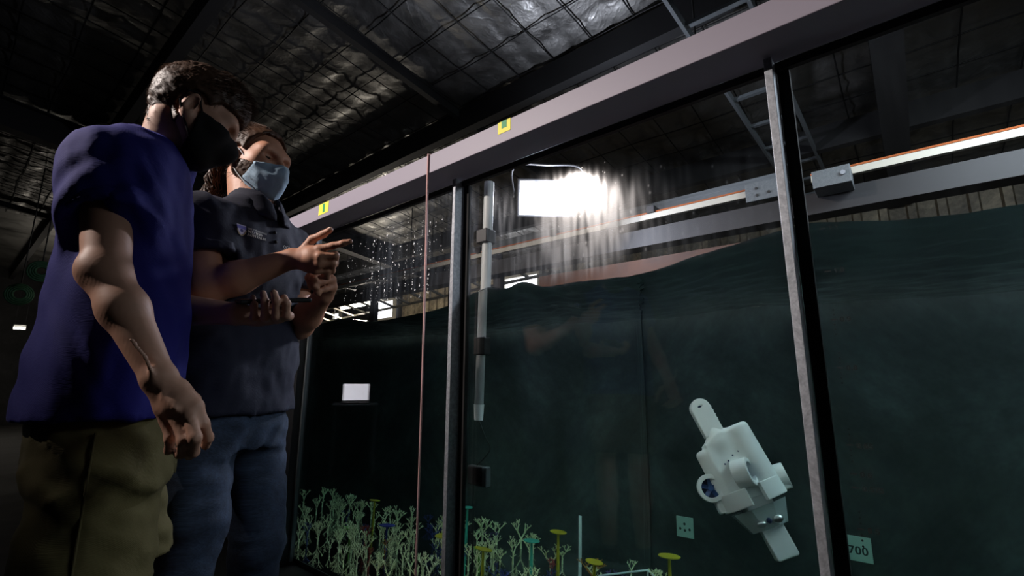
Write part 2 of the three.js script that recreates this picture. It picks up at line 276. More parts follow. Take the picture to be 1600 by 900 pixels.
{ // long panel light over the camera end of the tank, above the frame
  const g = thing('panel_light', 'long white panel light hanging over the near end of the tank', 'lamp', [1.0, 2.2, -0.72]); g.rotation.set(0.48, 0, -0.3);
  mesh('housing', rbox(-0.72, 0.72, 0.004, 0.06, -0.22, 0.22, 0.01), M.white, g);
  mesh('light_face', new THREE.PlaneGeometry(1.4, 0.4).rotateX(Math.PI / 2), std({ color: 0xffffff, emissive: 0xeaf6ff, emissiveIntensity: 2 }), g);
  const l = new THREE.RectAreaLight(0xe6f4ff, OVERHEAD_POWER, 1.4, 0.4); l.name = 'panel_light_lamp'; l.position.y = -0.01; l.rotation.x = -Math.PI / 2; g.add(l);
  for (const x of [-0.6, 0.6]) mesh('hanger', cylBetween(V(x, 0.05, 0), V(x + 0.28 - 0.1 * x, 0.92, -0.45), 0.004), M.black, g);
}
function batten(label, a, b, power) { // fluorescent fitting between two points
  const d = b.clone().sub(a), L = d.length(), g = thing('batten_light', label, 'lamp', [0, 0, 0], 'batten lights along the shed'); g.position.copy(a).addScaledVector(d, 0.5);
  g.quaternion.setFromUnitVectors(V(1, 0, 0), d.normalize());
  mesh('housing', rbox(-L / 2, L / 2, 0.02, 0.07, -0.05, 0.05, 0.008), M.white, g);
  mesh('light_tube', new THREE.CylinderGeometry(0.016, 0.016, L * 0.94, 10).rotateZ(Math.PI / 2), std({ color: 0xffffff, emissive: 0xfff6e8, emissiveIntensity: 6 }), g);
  for (const t of [-0.4, 0.4]) mesh('hanger', box(t * L - 0.004, t * L + 0.004, 0.07, roofY(g.position.z) - 0.06 - g.position.y, -0.004, 0.004), M.black, g);
  const l = new THREE.PointLight(0xfff4e4, power, 0, 2); l.name = 'batten_lamp'; l.castShadow = true; l.shadow.radius = 6; l.position.y = -0.06; g.add(l);
}
batten('short white batten light far down the shed under the roof', V(-12.8, 1.89, 0.40), V(-12.8, 1.89, 0.57), 2.0);
batten('white batten light below the cable ladder past the tank end', V(-6.6, 2.02, -2.45), V(-5.5, 2.02, -2.45), TUBE_POWER);
// bright windows high in the cladding
function windowAt(n, x0, x1, y0, y1, power) {
  const g = structGroup('window_' + n, 'bright window high in the ribbed cladding'), z = Z0 + 0.0, c = std({ color: 0xffffff, emissive: 0xf3f6ff, emissiveIntensity: power });
  mesh('frame', merge([box(x0 - 0.04, x1 + 0.04, y1, y1 + 0.04, z - 0.02, z + 0.04), box(x0 - 0.04, x1 + 0.04, y0 - 0.04, y0, z - 0.02, z + 0.04), box(x0 - 0.04, x0, y0, y1, z - 0.02, z + 0.04), box(x1, x1 + 0.04, y0, y1, z - 0.02, z + 0.04)]), M.pale, g);
  mesh('window_pane', new THREE.PlaneGeometry(x1 - x0, y1 - y0).translate((x0 + x1) / 2, (y0 + y1) / 2, z + 0.005), c, g);
  const l = new THREE.RectAreaLight(0xf3f6ff, power, x1 - x0, y1 - y0); l.name = 'window_light'; l.position.set((x0 + x1) / 2, (y0 + y1) / 2, z + 0.02); l.rotation.y = Math.PI; g.add(l);
}
windowAt(1, -4.60, -3.98, 2.15, 2.46, 2.2);
windowAt(2, -8.0, -7.38, 2.12, 2.44, 2.2);
windowAt(3, -9.5, -9.28, 2.22, 2.36, 1.6);
{ // the work light whose light comes in from the left
  const g = thing('work_light', 'yellow work light on a tripod behind the two men', 'work light'); g.position.copy(KEY_AT);
  const dir = KEY_AIM.clone().sub(KEY_AT).normalize(), q = new THREE.Quaternion().setFromRotationMatrix(new THREE.Matrix4().lookAt(dir, V(0, 0, 0), V(0, 1, 0)));
  const h = mesh('lamp_head', rbox(-0.15, 0.15, -0.1, 0.1, -0.12, -0.05, 0.012), M.tape, g); h.quaternion.copy(q);
  const f = mesh('light_face', new THREE.PlaneGeometry(0.26, 0.16).translate(0, 0, -0.045), std({ color: 0xffffff, emissive: 0xfff3ec, emissiveIntensity: 2.5 }), g); f.quaternion.copy(q);
  for (const [y0, y1] of [[0.11, 0.074], [-0.11, -0.049]]) { // unseen barn doors, added to keep the light off the roof and floor
    const d = Math.atan2(y1 - y0, 0.41), b = mesh('added_barn_door', new THREE.BoxGeometry(0.8, 0.003, 0.41 / Math.cos(d)).rotateX(-d).translate(0, (y0 + y1) / 2, 0.145), M.black, g); b.quaternion.copy(q); }
  mesh('pole', cylBetween(V(-0.1, -0.1, 0.09), V(-0.1, -2.9, 0.09), 0.016), M.black, g);
  for (let k = 0; k < 3; k++) { const a = k * 2.1; mesh('leg', cylBetween(V(-0.1, -2.6, 0.09), V(-0.1 + 0.45 * Math.cos(a), -3.47, 0.09 + 0.45 * Math.sin(a)), 0.011), M.black, g); }
}
// ---------------------------------------------------------------- racks, rails and cable ladders
function ladder(label, a, b, side, width, step, mat, rail = [0.018, 0.05]) { // two side rails with rungs from a to b
  const g = thing('cable_ladder', label, 'cable ladder'); g.position.copy(a);
  const d = b.clone().sub(a), L = d.length(), X = d.clone().normalize(), Z = side.clone().normalize(), Y = Z.clone().cross(X).normalize();
  g.quaternion.setFromRotationMatrix(new THREE.Matrix4().makeBasis(X, Y, X.clone().cross(Y)));
  for (const s of [-1, 1]) mesh('side_rail', box(0, L, -rail[1] / 2, rail[1] / 2, s * width / 2 - rail[0] / 2, s * width / 2 + rail[0] / 2), mat, g);
  const rg = box(-0.015, 0.015, -0.012, 0.008, -width / 2, width / 2);
  for (let t = step / 2; t < L; t += step) mesh('rung', rg, mat, g).position.x = t;
  for (let t = 0.6; t < L; t += 2.2) for (const q of [-1, 1]) { const p = a.clone().addScaledVector(X, t).addScaledVector(Z, q * width / 2), m = mesh('hanger', cylBetween(V(0, 0, 0), V(0, roofY(p.z) - p.y - 0.01, 0), 0.005, 0.005, 6), M.black, g); m.position.copy(g.worldToLocal ? p.clone().sub(a).applyQuaternion(g.quaternion.clone().invert()) : p); m.quaternion.copy(g.quaternion).invert(); }
  return g;
}
ladder('dull steel cable ladder crossing under the roof above the tank', V(-0.535, 2.72, 4.0), V(-0.535, 2.72, -3.9), V(1, 0, 0), 0.30, 0.42, M.galvDull);
ladder('pale cable ladder running along the shed past the tank end', V(-7.2, 1.86, -2.2), V(-2.5, 2.03, -2.2), V(0, 0.25, 1), 0.34, 0.32, M.pale, [0.012, 0.03]);
{ // walkway edge behind the tank: pale rails with rusty edges and dark cross pieces
  const g = thing('walkway_frame', 'pale steel walkway frame with rusty edges behind the tank', 'walkway');
  for (const [x0, x1] of [[-6.4, -0.55], [-0.30, 2.1]]) {
    mesh('rail', box(x0, x1, 1.993, 2.03, -TW - 0.03, -TW + 0.0), M.pale, g);
    mesh('rust_edge', box(x0, x1, 2.0305, 2.040, -TW - 0.032, -TW + 0.004), M.rust, g);
  }
  mesh('kick_board', box(-6.4, -0.45, 2.09, 2.21, -TW - 0.30, -TW - 0.28), M.galvDull, g);
  for (let x = -5.9; x < -0.5; x += 0.78) mesh('cross_piece', box(x, x + 0.05, 2.03, 2.075, -TW - 0.28, -TW + 0.02), M.darkSteel, g);
  mesh('cleat', rbox(-0.62, -0.42, 1.95, 2.06, -TW + 0.011, -TW + 0.03, 0.003), M.galvDull, g);
  mesh('cleat', rbox(-0.28, -0.12, 1.90, 1.99, -TW + 0.011, -TW + 0.16, 0.003), M.galvDull, g);
  mesh('bolt', new THREE.CylinderGeometry(0.012, 0.012, 0.01, 6).rotateX(Math.PI / 2).translate(-0.15, 1.95, -TW + 0.165), M.galv, g);
  for (const [x, y] of [[-0.56, 1.98], [-0.50, 1.985], [-0.56, 2.02]]) mesh('bolt', new THREE.CylinderGeometry(0.008, 0.008, 0.008, 6).rotateX(Math.PI / 2).translate(x, y, -TW + 0.033), M.black, g);
  for (const x of [-6.2, -3.4, 1.8]) mesh('stanchion', box(x, x + 0.04, 0, 2.09, -TW - 0.285, -TW - 0.24), M.darkSteel, g);
}
// pipe, clamps and cord at the first post
{
  const g = thing('gauge_pipe', 'grey plastic pipe standing in the water beside the post', 'pipe', [-1.308, 0, -0.045]);
  mesh('pipe', cylBetween(V(0.015, 1.78, 0), V(-0.012, 0.83, 0), 0.021, 0.021, 20), M.pvc, g);
  mesh('end_cap', cylBetween(V(-0.011, 0.86, 0), V(-0.012, 0.80, 0), 0.024, 0.02, 20), M.white, g);
  mesh('clamp', rbox(-0.03, 0.03, 1.51, 1.57, -0.03, 0.03, 0.006), M.black, g); mesh('clamp', rbox(-0.03, 0.03, 1.05, 1.12, -0.03, 0.03, 0.006), M.black, g);
  mesh('cable', tube([V(-0.005, 0.80, 0.01), V(0.03, 0.74, 0.01), V(0.05, 0.70, 0.0), V(0.015, 0.66, 0.0), V(-0.02, 0.62, 0.01), V(-0.025, 0.45, 0.01), V(-0.03, 0.06, 0.0)], 0.0035, 60, 6), M.black, g);
  const b = thing('sensor_block', 'small dark sensor block clamped behind the glass', 'sensor', [-1.305, 0.60, -0.03]);
  mesh('body', rbox(-0.05, 0.025, -0.035, 0.035, -0.02, 0.02, 0.006), M.black, b); mesh('face', rbox(0.0255, 0.05, -0.035, 0.035, -0.02, 0.02, 0.005), M.galvDull, b);
  const c = mesh('cord', tube([V(-1.452, 1.8835, 0.10), V(-1.452, 1.884, 0.158), V(-1.452, 1.86, 0.160), V(-1.4525, 1.4, 0.152), V(-1.453, 0.9, 0.145), V(-1.453, 0.04, 0.14)], 0.0042, 60, 6), M.rope); tag(c, 'thin pinkish cord hanging over the beam beside the post', 'cord');
}
{ // tape on the beam
  const a = thing('tape_mark', 'yellow tape patch with a green strip on the beam by the post', 'tape', [-1.035, 1.864, 0.1556]);
  mesh('tape', box(-0.03, 0.03, -0.03, 0.0165, 0.0003, 0.0012), M.tape, a); mesh('strip', box(-0.012, 0.012, -0.012, 0.0165, 0.0012, 0.0018), M.tapeGreen, a);
  const b = thing('tape_mark', 'yellow and green tape patch on the beam above the pointing hand', 'tape', [-2.306, 1.848, 0.1556]);
  mesh('tape', box(-0.05, 0.05, -0.03, 0.03, 0.0003, 0.0012), M.tape, b); mesh('strip', box(-0.008, 0.014, -0.022, 0.026, 0.0012, 0.0018), M.tapeGreen, b);
}
// drops of water on the end pane
{
  const r = mulberry(5), n = 420, im = new THREE.InstancedMesh(new THREE.SphereGeometry(1, 6, 5), phys({ color: 0xffffff, roughness: 0.25, transmission: 0.2, thickness: 0 }), n), m = new THREE.Matrix4();
  for (let k = 0; k < n; k++) { const col = Math.floor(r() * 9), x = r() < 0.55 ? -2.05 + col * 0.055 + 0.012 * (r() - 0.5) : -2.3 + r() * 0.85, y = 1.30 + 0.36 * r() + 0.1 * r() * r(), s = 0.0009 + 0.0021 * r() ** 3; m.makeScale(s, s * (1 + r()), s * 0.6).setPosition(x, y, 0.0046); im.setMatrixAt(k, m); }
  im.name = numbered('water_drops'); tag(lit(im), 'tiny water drops on the end pane of the tank', 'water drops', null, 'stuff'); scene.add(im);
}
// depth marks written on the third pane
{
  const g = thing('depth_scale', 'handwritten black depth marks on the pane beside the post', 'depth scale', [-0.131, 0, 0.0052]);
  const ink = std({ color: 0x000000, roughness: 0.8, transparent: true }), dot = new THREE.CylinderGeometry(0.0022, 0.0022, 0.0006, 8).rotateX(Math.PI / 2), dash = box(-0.007, 0.007, -0.0016, 0.0016, 0, 0.0006), black = std({ color: 0x000000, roughness: 0.8 });
  for (const [y, t] of [[1.318, '1.1'], [1.211, '1.0'], [1.094, '0.9'], [0.982, '0.8'], [0.811, '0.65'], [0.750, '0.6'], [0.721, '0.575'], [0.636, '0.5']]) {
    mesh('dash', dash, black, g).position.y = y;
    for (const k of [-3, -2, -1, 1, 2, 3]) if ((y < 1.15 && y > 0.9) || y < 0.7 || (y > 0.8 && y < 0.82) ) { if (k > 2 && y > 1) continue; mesh('dot', dot, black, g).position.set(k > 0 ? 0.001 : 0, y + k * 0.0115, 0); }
    const c = document.createElement('canvas'); c.width = 128; c.height = 48; const x = c.getContext('2d'); x.clearRect(0, 0, 128, 48); x.fillStyle = '#000'; x.font = 'bold 38px sans-serif'; x.textBaseline = 'middle'; x.fillText(t, 2, 25);
    const tx = new THREE.CanvasTexture(c); tx.colorSpace = THREE.SRGBColorSpace;
    const m = ink.clone(); m.map = tx; m.color.set(0xffffff); const pl = mesh('numeral', new THREE.PlaneGeometry(0.053, 0.02).translate(0.037, 0, 0.0004), m, g); pl.position.y = y;
  }
}

// lit computer on a trolley, added for the white patch mirrored in the glass
{
  const t = thing('trolley_table', 'small steel trolley table past the end of the glass', 'table', [-4.85, 0, 1.72]); t.rotation.y = 0.56;
  mesh('table_top', rbox(-0.3, 0.3, 0.68, 0.70, -0.24, 0.24, 0.004), M.galvDull, t); for (const [x, z] of [[-0.27, -0.21], [0.27, -0.21], [-0.27, 0.21], [0.27, 0.21]]) mesh('leg', cylBetween(V(x, 0, z), V(x, 0.68, z), 0.013), M.galvDull, t);
  const l = thing('added_laptop', 'added computer with a glowing screen for the reflection in the glass', 'added_laptop', [-4.78, 0.701, 1.67]); l.rotation.y = Math.atan2(0.85, -0.53);
  mesh('base', rbox(-0.15, 0.15, 0.0, 0.016, -0.1, 0.11, 0.004), M.black, l); const lid = mesh('lid', rbox(-0.15, 0.15, 0.016, 0.225, -0.112, -0.102, 0.003), M.black, l);
  mesh('screen', box(-0.138, 0.138, 0.03, 0.212, -0.1018, -0.101), std({ color: 0xffffff, emissive: 0xf6f4ff, emissiveIntensity: 2.4 }), lid);
  const a = new THREE.RectAreaLight(0xf6f4ff, 2.4, 0.27, 0.18); a.name = 'added_screen_light'; a.position.set(0, 0.12, -0.098); a.rotation.y = Math.PI; l.add(a);
}
// round green hose coils hanging under the far rafters
for (const [px, py, d, s, n] of [[30, 460, 5.2, 0.11, 'green hose coil hanging low below the far rafter'], [64, 424, 4.9, 0.10, 'green hose coil hanging close under the far rafter']]) {
  const p = at(px, py, d), g = thing('hose_coil', n, 'hose', p.toArray(), 'hose coils below the far rafters'), m = std({ color: 0x2e5a3a, roughness: 0.6 });
  for (let k = 0; k < 4; k++) mesh('loop', new THREE.TorusGeometry(s - 0.018 * k, 0.011, 8, 28).rotateY(Math.PI / 2).translate(0.008 * k, 0, 0), m, g);
  mesh('hanger', cylBetween(V(0, s, 0), V(0, roofY(p.z) - p.y, 0), 0.006), M.black, g);
}

// ---------------------------------------------------------------- printed corals on the tank floor
{
  const r = mulberry(31);
  function coral(height, spread, order) { // a branching stem of tapered rods
    const parts = [];
    const grow = (p, d, len, rad, n) => {
      const q = p.clone().addScaledVector(d, len); parts.push(cylBetween(p, q, rad, rad * 0.72, 5)); for (let i = 0; i < 2; i++) { const o = p.clone().lerp(q, 0.35 + 0.5 * r()), a = r() * TAU; parts.push(cylBetween(o, o.clone().add(V(Math.cos(a) * 0.9, 0.6, Math.sin(a) * 0.9).multiplyScalar(len * 0.4)), rad * 0.6, rad * 0.2, 4)); }
      if (n <= 0) { parts.push(new THREE.SphereGeometry(rad * 0.8, 5, 4).translate(q.x, q.y, q.z)); return; }
      const k = 2 + (r() < 0.45 ? 1 : 0), a0 = r() * TAU;
      for (let i = 0; i < k; i++) { const a = a0 + (i / k) * TAU + 0.6 * r(), e = d.clone().multiplyScalar(1).add(V(Math.cos(a) * spread, 0.25 + 0.3 * r(), Math.sin(a) * spread)).normalize(); grow(q, e, len * (0.62 + 0.25 * r()), rad * 0.74, n - 1); }
    };
    grow(V(0, 0, 0), V(0.1 * (r() - 0.5), 1, 0.1 * (r() - 0.5)).normalize(), height * 0.36, height * 0.046, order);
    return merge(parts);
  }
  const vars = []; for (let k = 0; k < 7; k++) vars.push(coral(0.135 + 0.04 * r(), 0.75 + 0.5 * r(), 3));
  const mats = { pale: std({ color: 0xe9e4b4, roughness: 0.8 }), red: std({ color: 0x8e2420, roughness: 0.7 }), navy: std({ color: 0x20246a, roughness: 0.7 }), purple: std({ color: 0x4a2a63, roughness: 0.7 }), amber: std({ color: 0xa4661c, roughness: 0.7 }) };
  const kinds = [['pale', 'pale branching printed coral on the tank floor', 'pale corals on the tank floor', 150], ['red', 'red branching printed coral on the tank floor', 'red corals on the tank floor', 14], ['navy', 'dark blue branching printed coral on the tank floor', 'blue corals on the tank floor', 16], ['purple', 'purple branching printed coral on the tank floor', 'purple corals on the tank floor', 10], ['amber', 'amber branching printed coral on the tank floor', 'amber corals on the tank floor', 8]];
  const used = [];
  for (const [kind, label, group, count] of kinds) for (let k = 0; k < count; k++) {
    let x, z, tries = 0;
    do { x = kind === 'pale' && k < 95 ? -1.7 - 2.4 * r() : -3.2 + 3.6 * r(); z = -1.38 + 1.2 * r() ** 1.1; } while (tries++ < 30 && used.some(([a, b]) => (a - x) ** 2 + (b - z) ** 2 < 0.0042));
    used.push([x, z]);
    const m = mesh('branching_coral', vars[Math.floor(r() * vars.length)], mats[kind]); m.position.set(x, 0.0305, z); m.rotation.y = r() * TAU; const s = 0.58 + 0.38 * r(); m.scale.set(s, s * (kind === 'pale' ? 1 : 0.85), s); tag(m, label, 'coral', group);
  }
  // plate corals: a thin oval disc on a stalk
  const disc = new THREE.LatheGeometry([[0, 0.004], [0.03, 0.004], [0.05, 0.009], [0.052, 0.012], [0.045, 0.013], [0, 0.010]].map(([a, b]) => new THREE.Vector2(a, b)), 22), stalk = new THREE.CylinderGeometry(0.006, 0.01, 1, 7).translate(0, 0.5, 0);
  const dm = { yellow: std({ color: 0xb9a51e, roughness: 0.6 }), teal: std({ color: 0x37a08a, roughness: 0.6 }), blue: std({ color: 0x2a2c86, roughness: 0.6 }), green: std({ color: 0x5f8f2a, roughness: 0.6 }) };
  for (const [x, z, y, c, s] of [[-1.95, -0.75, 0.13, 'yellow', 1.1], [-2.7, -1.0, 0.17, 'yellow', 0.8], [-2.35, -0.7, 0.12, 'blue', 1.1], [-1.62, -0.62, 0.15, 'yellow', 0.9], [-1.42, -1.05, 0.19, 'yellow', 1.0], [-1.52, -0.95, 0.15, 'teal', 1.0], [-0.87, -1.0, 0.20, 'yellow', 1.0], [-1.15, -0.85, 0.15, 'yellow', 0.9], [-2.05, -1.15, 0.20, 'teal', 0.8], [-1.75, -0.8, 0.1, 'green', 0.9], [-2.55, -0.55, 0.09, 'green', 1.0]]) {
    const g = thing('plate_coral', c + ' plate coral on a thin stalk among the branching corals', 'coral', [x, 0.0305, z], c + ' plate corals');
    const d = mesh('plate', disc, dm[c], g); d.position.y = y; d.scale.set(s, 1, s * 0.8); d.rotation.set(0.12 * (r() - 0.5), r() * TAU, 0.16 * (r() - 0.5)); mesh('stalk', stalk, dm[c], g).scale.y = y + 0.006;
  }
  // number plates and the rod frame
  function plate(label, x, y, w, h, text) {
    const g = thing('number_plate', label, 'plate', [x, y, -TW + 0.012]); mesh('board', box(-w / 2, w / 2, -h / 2, h / 2, -0.0115, -0.004), std({ color: 0x8fa59a, roughness: 0.8 }), g);
    const c = document.createElement('canvas'); c.width = 128; c.height = 128; const k = c.getContext('2d'); k.fillStyle = '#8fa59a'; k.fillRect(0, 0, 128, 128); k.fillStyle = '#1d2a28'; k.font = 'bold 58px sans-serif'; k.textAlign = 'center'; k.textBaseline = 'middle'; k.fillText(text, 64, 72);
    if (text === '') for (const [a, b] of [[62, 44], [28, 76], [64, 84], [100, 76]]) { k.beginPath(); k.arc(a, b, 9, 0, TAU); k.fill(); }
    const t = new THREE.CanvasTexture(c); t.colorSpace = THREE.SRGBColorSpace; mesh('print', new THREE.PlaneGeometry(w, h).translate(0, 0, -0.003), std({ map: t, roughness: 0.8 }), g);
  }
  plate('small pale plate with four dots on the back wall below the robot', -0.937, 0.263, 0.078, 0.09, ''); plate('small pale number plate on the back wall past the second post', -0.258, 0.30, 0.09, 0.09, '700');
  const f = thing('rod_frame', 'square frame of thin white rods lying among the corals', 'frame', [-1.0, 0.12, -0.95]), q = [V(-0.16, 0, 0.02), V(0, 0.02, -0.16), V(0.16, 0, 0), V(0.0, -0.03, 0.16)];
  for (let k = 0; k < 4; k++) mesh('rod', cylBetween(q[k], q[(k + 1) % 4], 0.004), M.white, f); for (const p of q) mesh('foot', cylBetween(p, V(p.x, -0.09, p.z), 0.004), M.white, f);
  const st = mesh('marker_stick', box(-0.008, 0.008, 0.03, 0.27, -0.002, 0.002), M.white); st.position.set(-1.41, 0, -1.3); tag(st, 'short white marker stick standing among the corals', 'stick');
}

// ---------------------------------------------------------------- kit for bodies: distance fields meshed with surface nets
function nets(f, lo, hi, h, uvScale = 1) {
  const nx = Math.ceil((hi.x - lo.x) / h) + 1, ny = Math.ceil((hi.y - lo.y) / h) + 1, nz = Math.ceil((hi.z - lo.z) / h) + 1, val = new Float32Array(nx * ny * nz);
  // coarse pass: a block far from the surface keeps its centre value
  const B = 4;
  for (let k0 = 0; k0 < nz; k0 += B) for (let j0 = 0; j0 < ny; j0 += B) for (let i0 = 0; i0 < nx; i0 += B) {
    const c = f(lo.x + (i0 + 1.5) * h, lo.y + (j0 + 1.5) * h, lo.z + (k0 + 1.5) * h), far = Math.abs(c) > h * B * 2.2;
    for (let k = k0; k < Math.min(nz, k0 + B); k++) for (let j = j0; j < Math.min(ny, j0 + B); j++) for (let i = i0; i < Math.min(nx, i0 + B); i++) val[(k * ny + j) * nx + i] = far ? c : f(lo.x + i * h, lo.y + j * h, lo.z + k * h);
  }
  const id = new Int32Array(nx * ny * nz).fill(-1), pos = [], idx = [], at3 = (i, j, k) => val[(k * ny + j) * nx + i];
  const E = [[0, 1], [0, 2], [0, 4], [1, 3], [1, 5], [2, 3], [2, 6], [3, 7], [4, 5], [4, 6], [5, 7], [6, 7]], c = new Float32Array(8);
  for (let k = 0; k < nz - 1; k++) for (let j = 0; j < ny - 1; j++) for (let i = 0; i < nx - 1; i++) {
    let m = 0; for (let q = 0; q < 8; q++) { c[q] = at3(i + (q & 1), j + ((q >> 1) & 1), k + (q >> 2)); if (c[q] < 0) m |= 1 << q; }
    if (m === 0 || m === 255) continue;
    let n = 0, x = 0, y = 0, z = 0;
    for (const [a, b] of E) if ((c[a] < 0) !== (c[b] < 0)) { const t = c[a] / (c[a] - c[b]); x += mix(a & 1, b & 1, t); y += mix((a >> 1) & 1, (b >> 1) & 1, t); z += mix(a >> 2, b >> 2, t); n++; }
    id[(k * ny + j) * nx + i] = pos.length / 3; pos.push(lo.x + (i + x / n) * h, lo.y + (j + y / n) * h, lo.z + (k + z / n) * h);
  }
  const I = (i, j, k) => id[(k * ny + j) * nx + i], quad = (a, b, c2, d, flip) => { if (a < 0 || b < 0 || c2 < 0 || d < 0) return; flip ? idx.push(a, c2, b, a, d, c2) : idx.push(a, b, c2, a, c2, d); };
  for (let k = 1; k < nz - 1; k++) for (let j = 1; j < ny - 1; j++) for (let i = 1; i < nx - 1; i++) {
    const s = at3(i, j, k) < 0;
    if (s !== at3(i + 1, j, k) < 0) quad(I(i, j - 1, k - 1), I(i, j, k - 1), I(i, j, k), I(i, j - 1, k), !s);
    if (s !== at3(i, j + 1, k) < 0) quad(I(i - 1, j, k - 1), I(i - 1, j, k), I(i, j, k), I(i, j, k - 1), !s);
    if (s !== at3(i, j, k + 1) < 0) quad(I(i - 1, j - 1, k), I(i, j - 1, k), I(i, j, k), I(i - 1, j, k), !s);
  }
  const g = new THREE.BufferGeometry(); g.setAttribute('position', new THREE.Float32BufferAttribute(pos, 3)); g.setIndex(idx); g.computeVertexNormals();
  const uv = new Float32Array((pos.length / 3) * 2); for (let i = 0; i < pos.length / 3; i++) { uv[i * 2] = (pos[i * 3] * 0.8 + pos[i * 3 + 2] * 0.6) * uvScale; uv[i * 2 + 1] = pos[i * 3 + 1] * uvScale; } g.setAttribute('uv', new THREE.BufferAttribute(uv, 2));
  return g;
}
const smin = (a, b, k) => { const h = Math.max(k - Math.abs(a - b), 0) / k; return Math.min(a, b) - h * h * k * 0.25; };
const smax = (a, b, k) => -smin(-a, -b, k);
function cap(a, b, ra, rb) { // tapered capsule
  const dx = b.x - a.x, dy = b.y - a.y, dz = b.z - a.z, L = dx * dx + dy * dy + dz * dz;
  return (x, y, z) => { const px = x - a.x, py = y - a.y, pz = z - a.z, t = clamp((px * dx + py * dy + pz * dz) / L, 0, 1), ex = px - dx * t, ey = py - dy * t, ez = pz - dz * t; return Math.sqrt(ex * ex + ey * ey + ez * ez) - mix(ra, rb, t); };
}
function ell(c, r, q) { // ellipsoid; q: Matrix4 basis (columns x, y, z) or none
  const e = q ? q.elements : null;
  return (x, y, z) => { let px = x - c.x, py = y - c.y, pz = z - c.z; if (e) { const a = px * e[0] + py * e[1] + pz * e[2], b = px * e[4] + py * e[5] + pz * e[6], d = px * e[8] + py * e[9] + pz * e[10]; px = a; py = b; pz = d; } const k0 = Math.hypot(px / r[0], py / r[1], pz / r[2]), k1 = Math.hypot(px / (r[0] * r[0]), py / (r[1] * r[1]), pz / (r[2] * r[2])); return k1 < 1e-9 ? -Math.min(...r) : (k0 * (k0 - 1)) / k1; };
}
function loft(st, side, front, pw = 2.3) { // st: [y, centre Vector3, half width, half depth], rising; elliptical slices
  return (x, y, z) => {
    let i = 0; while (i < st.length - 2 && st[i + 1][0] < y) i++;
    const A = st[i], Bq = st[i + 1], t = clamp((y - A[0]) / (Bq[0] - A[0]), 0, 1), s = t * t * (3 - 2 * t) * 0.5 + t * 0.5;
    const cx = mix(A[1].x, Bq[1].x, s), cz = mix(A[1].z, Bq[1].z, s), a = mix(A[2], Bq[2], s), b = mix(A[3], Bq[3], s), px = x - cx, pz = z - cz;
    const u = Math.abs(px * side.x + pz * side.z) / a, v = Math.abs(px * front.x + pz * front.z) / b;
    let d = ((u ** pw + v ** pw) ** (1 / pw) - 1) * Math.min(a, b);
    return Math.max(d, y - st[st.length - 1][0], st[0][0] - y);
  };
}
const blend = (k, ...fs) => (x, y, z) => { let d = fs[0](x, y, z); for (let i = 1; i < fs.length; i++) d = smin(d, fs[i](x, y, z), k); return d; };
function chain(pts, radii, k = 0.004) { const fs = []; for (let i = 0; i < pts.length - 1; i++) fs.push(cap(pts[i], pts[i + 1], radii[i], radii[i + 1])); return blend(k, ...fs); }
function bounds(pts, pad) { const b = new THREE.Box3().setFromPoints(pts); b.expandByScalar(pad); return [b.min, b.max]; }
// a hand from a palm and five chains: every point is given in world space
function handField(wrist, palmPts, fingers, rw = 0.024) { // palmPts: [index knuckle, middle, ring, little]; fingers: arrays of points
  const fs = [];
  palmPts.forEach((k, i) => fs.push(cap(wrist.clone().lerp(k, 0.08), k, rw * 0.8, i === 3 ? 0.0095 : 0.0115)));
  for (let i = 0; i < 3; i++) fs.push(cap(palmPts[i].clone().lerp(wrist, 0.3), palmPts[i + 1].clone().lerp(wrist, 0.3), 0.0115, 0.0105));
  const palm = blend(0.016, ...fs), fg = fingers.map(({ p, r }) => chain(p, r.slice(0, p.length), 0.006));
  return (x, y, z) => { let d = palm(x, y, z); let e = 1e9; for (const f of fg) e = Math.min(e, f(x, y, z)); return smin(d, e, 0.007); };
}
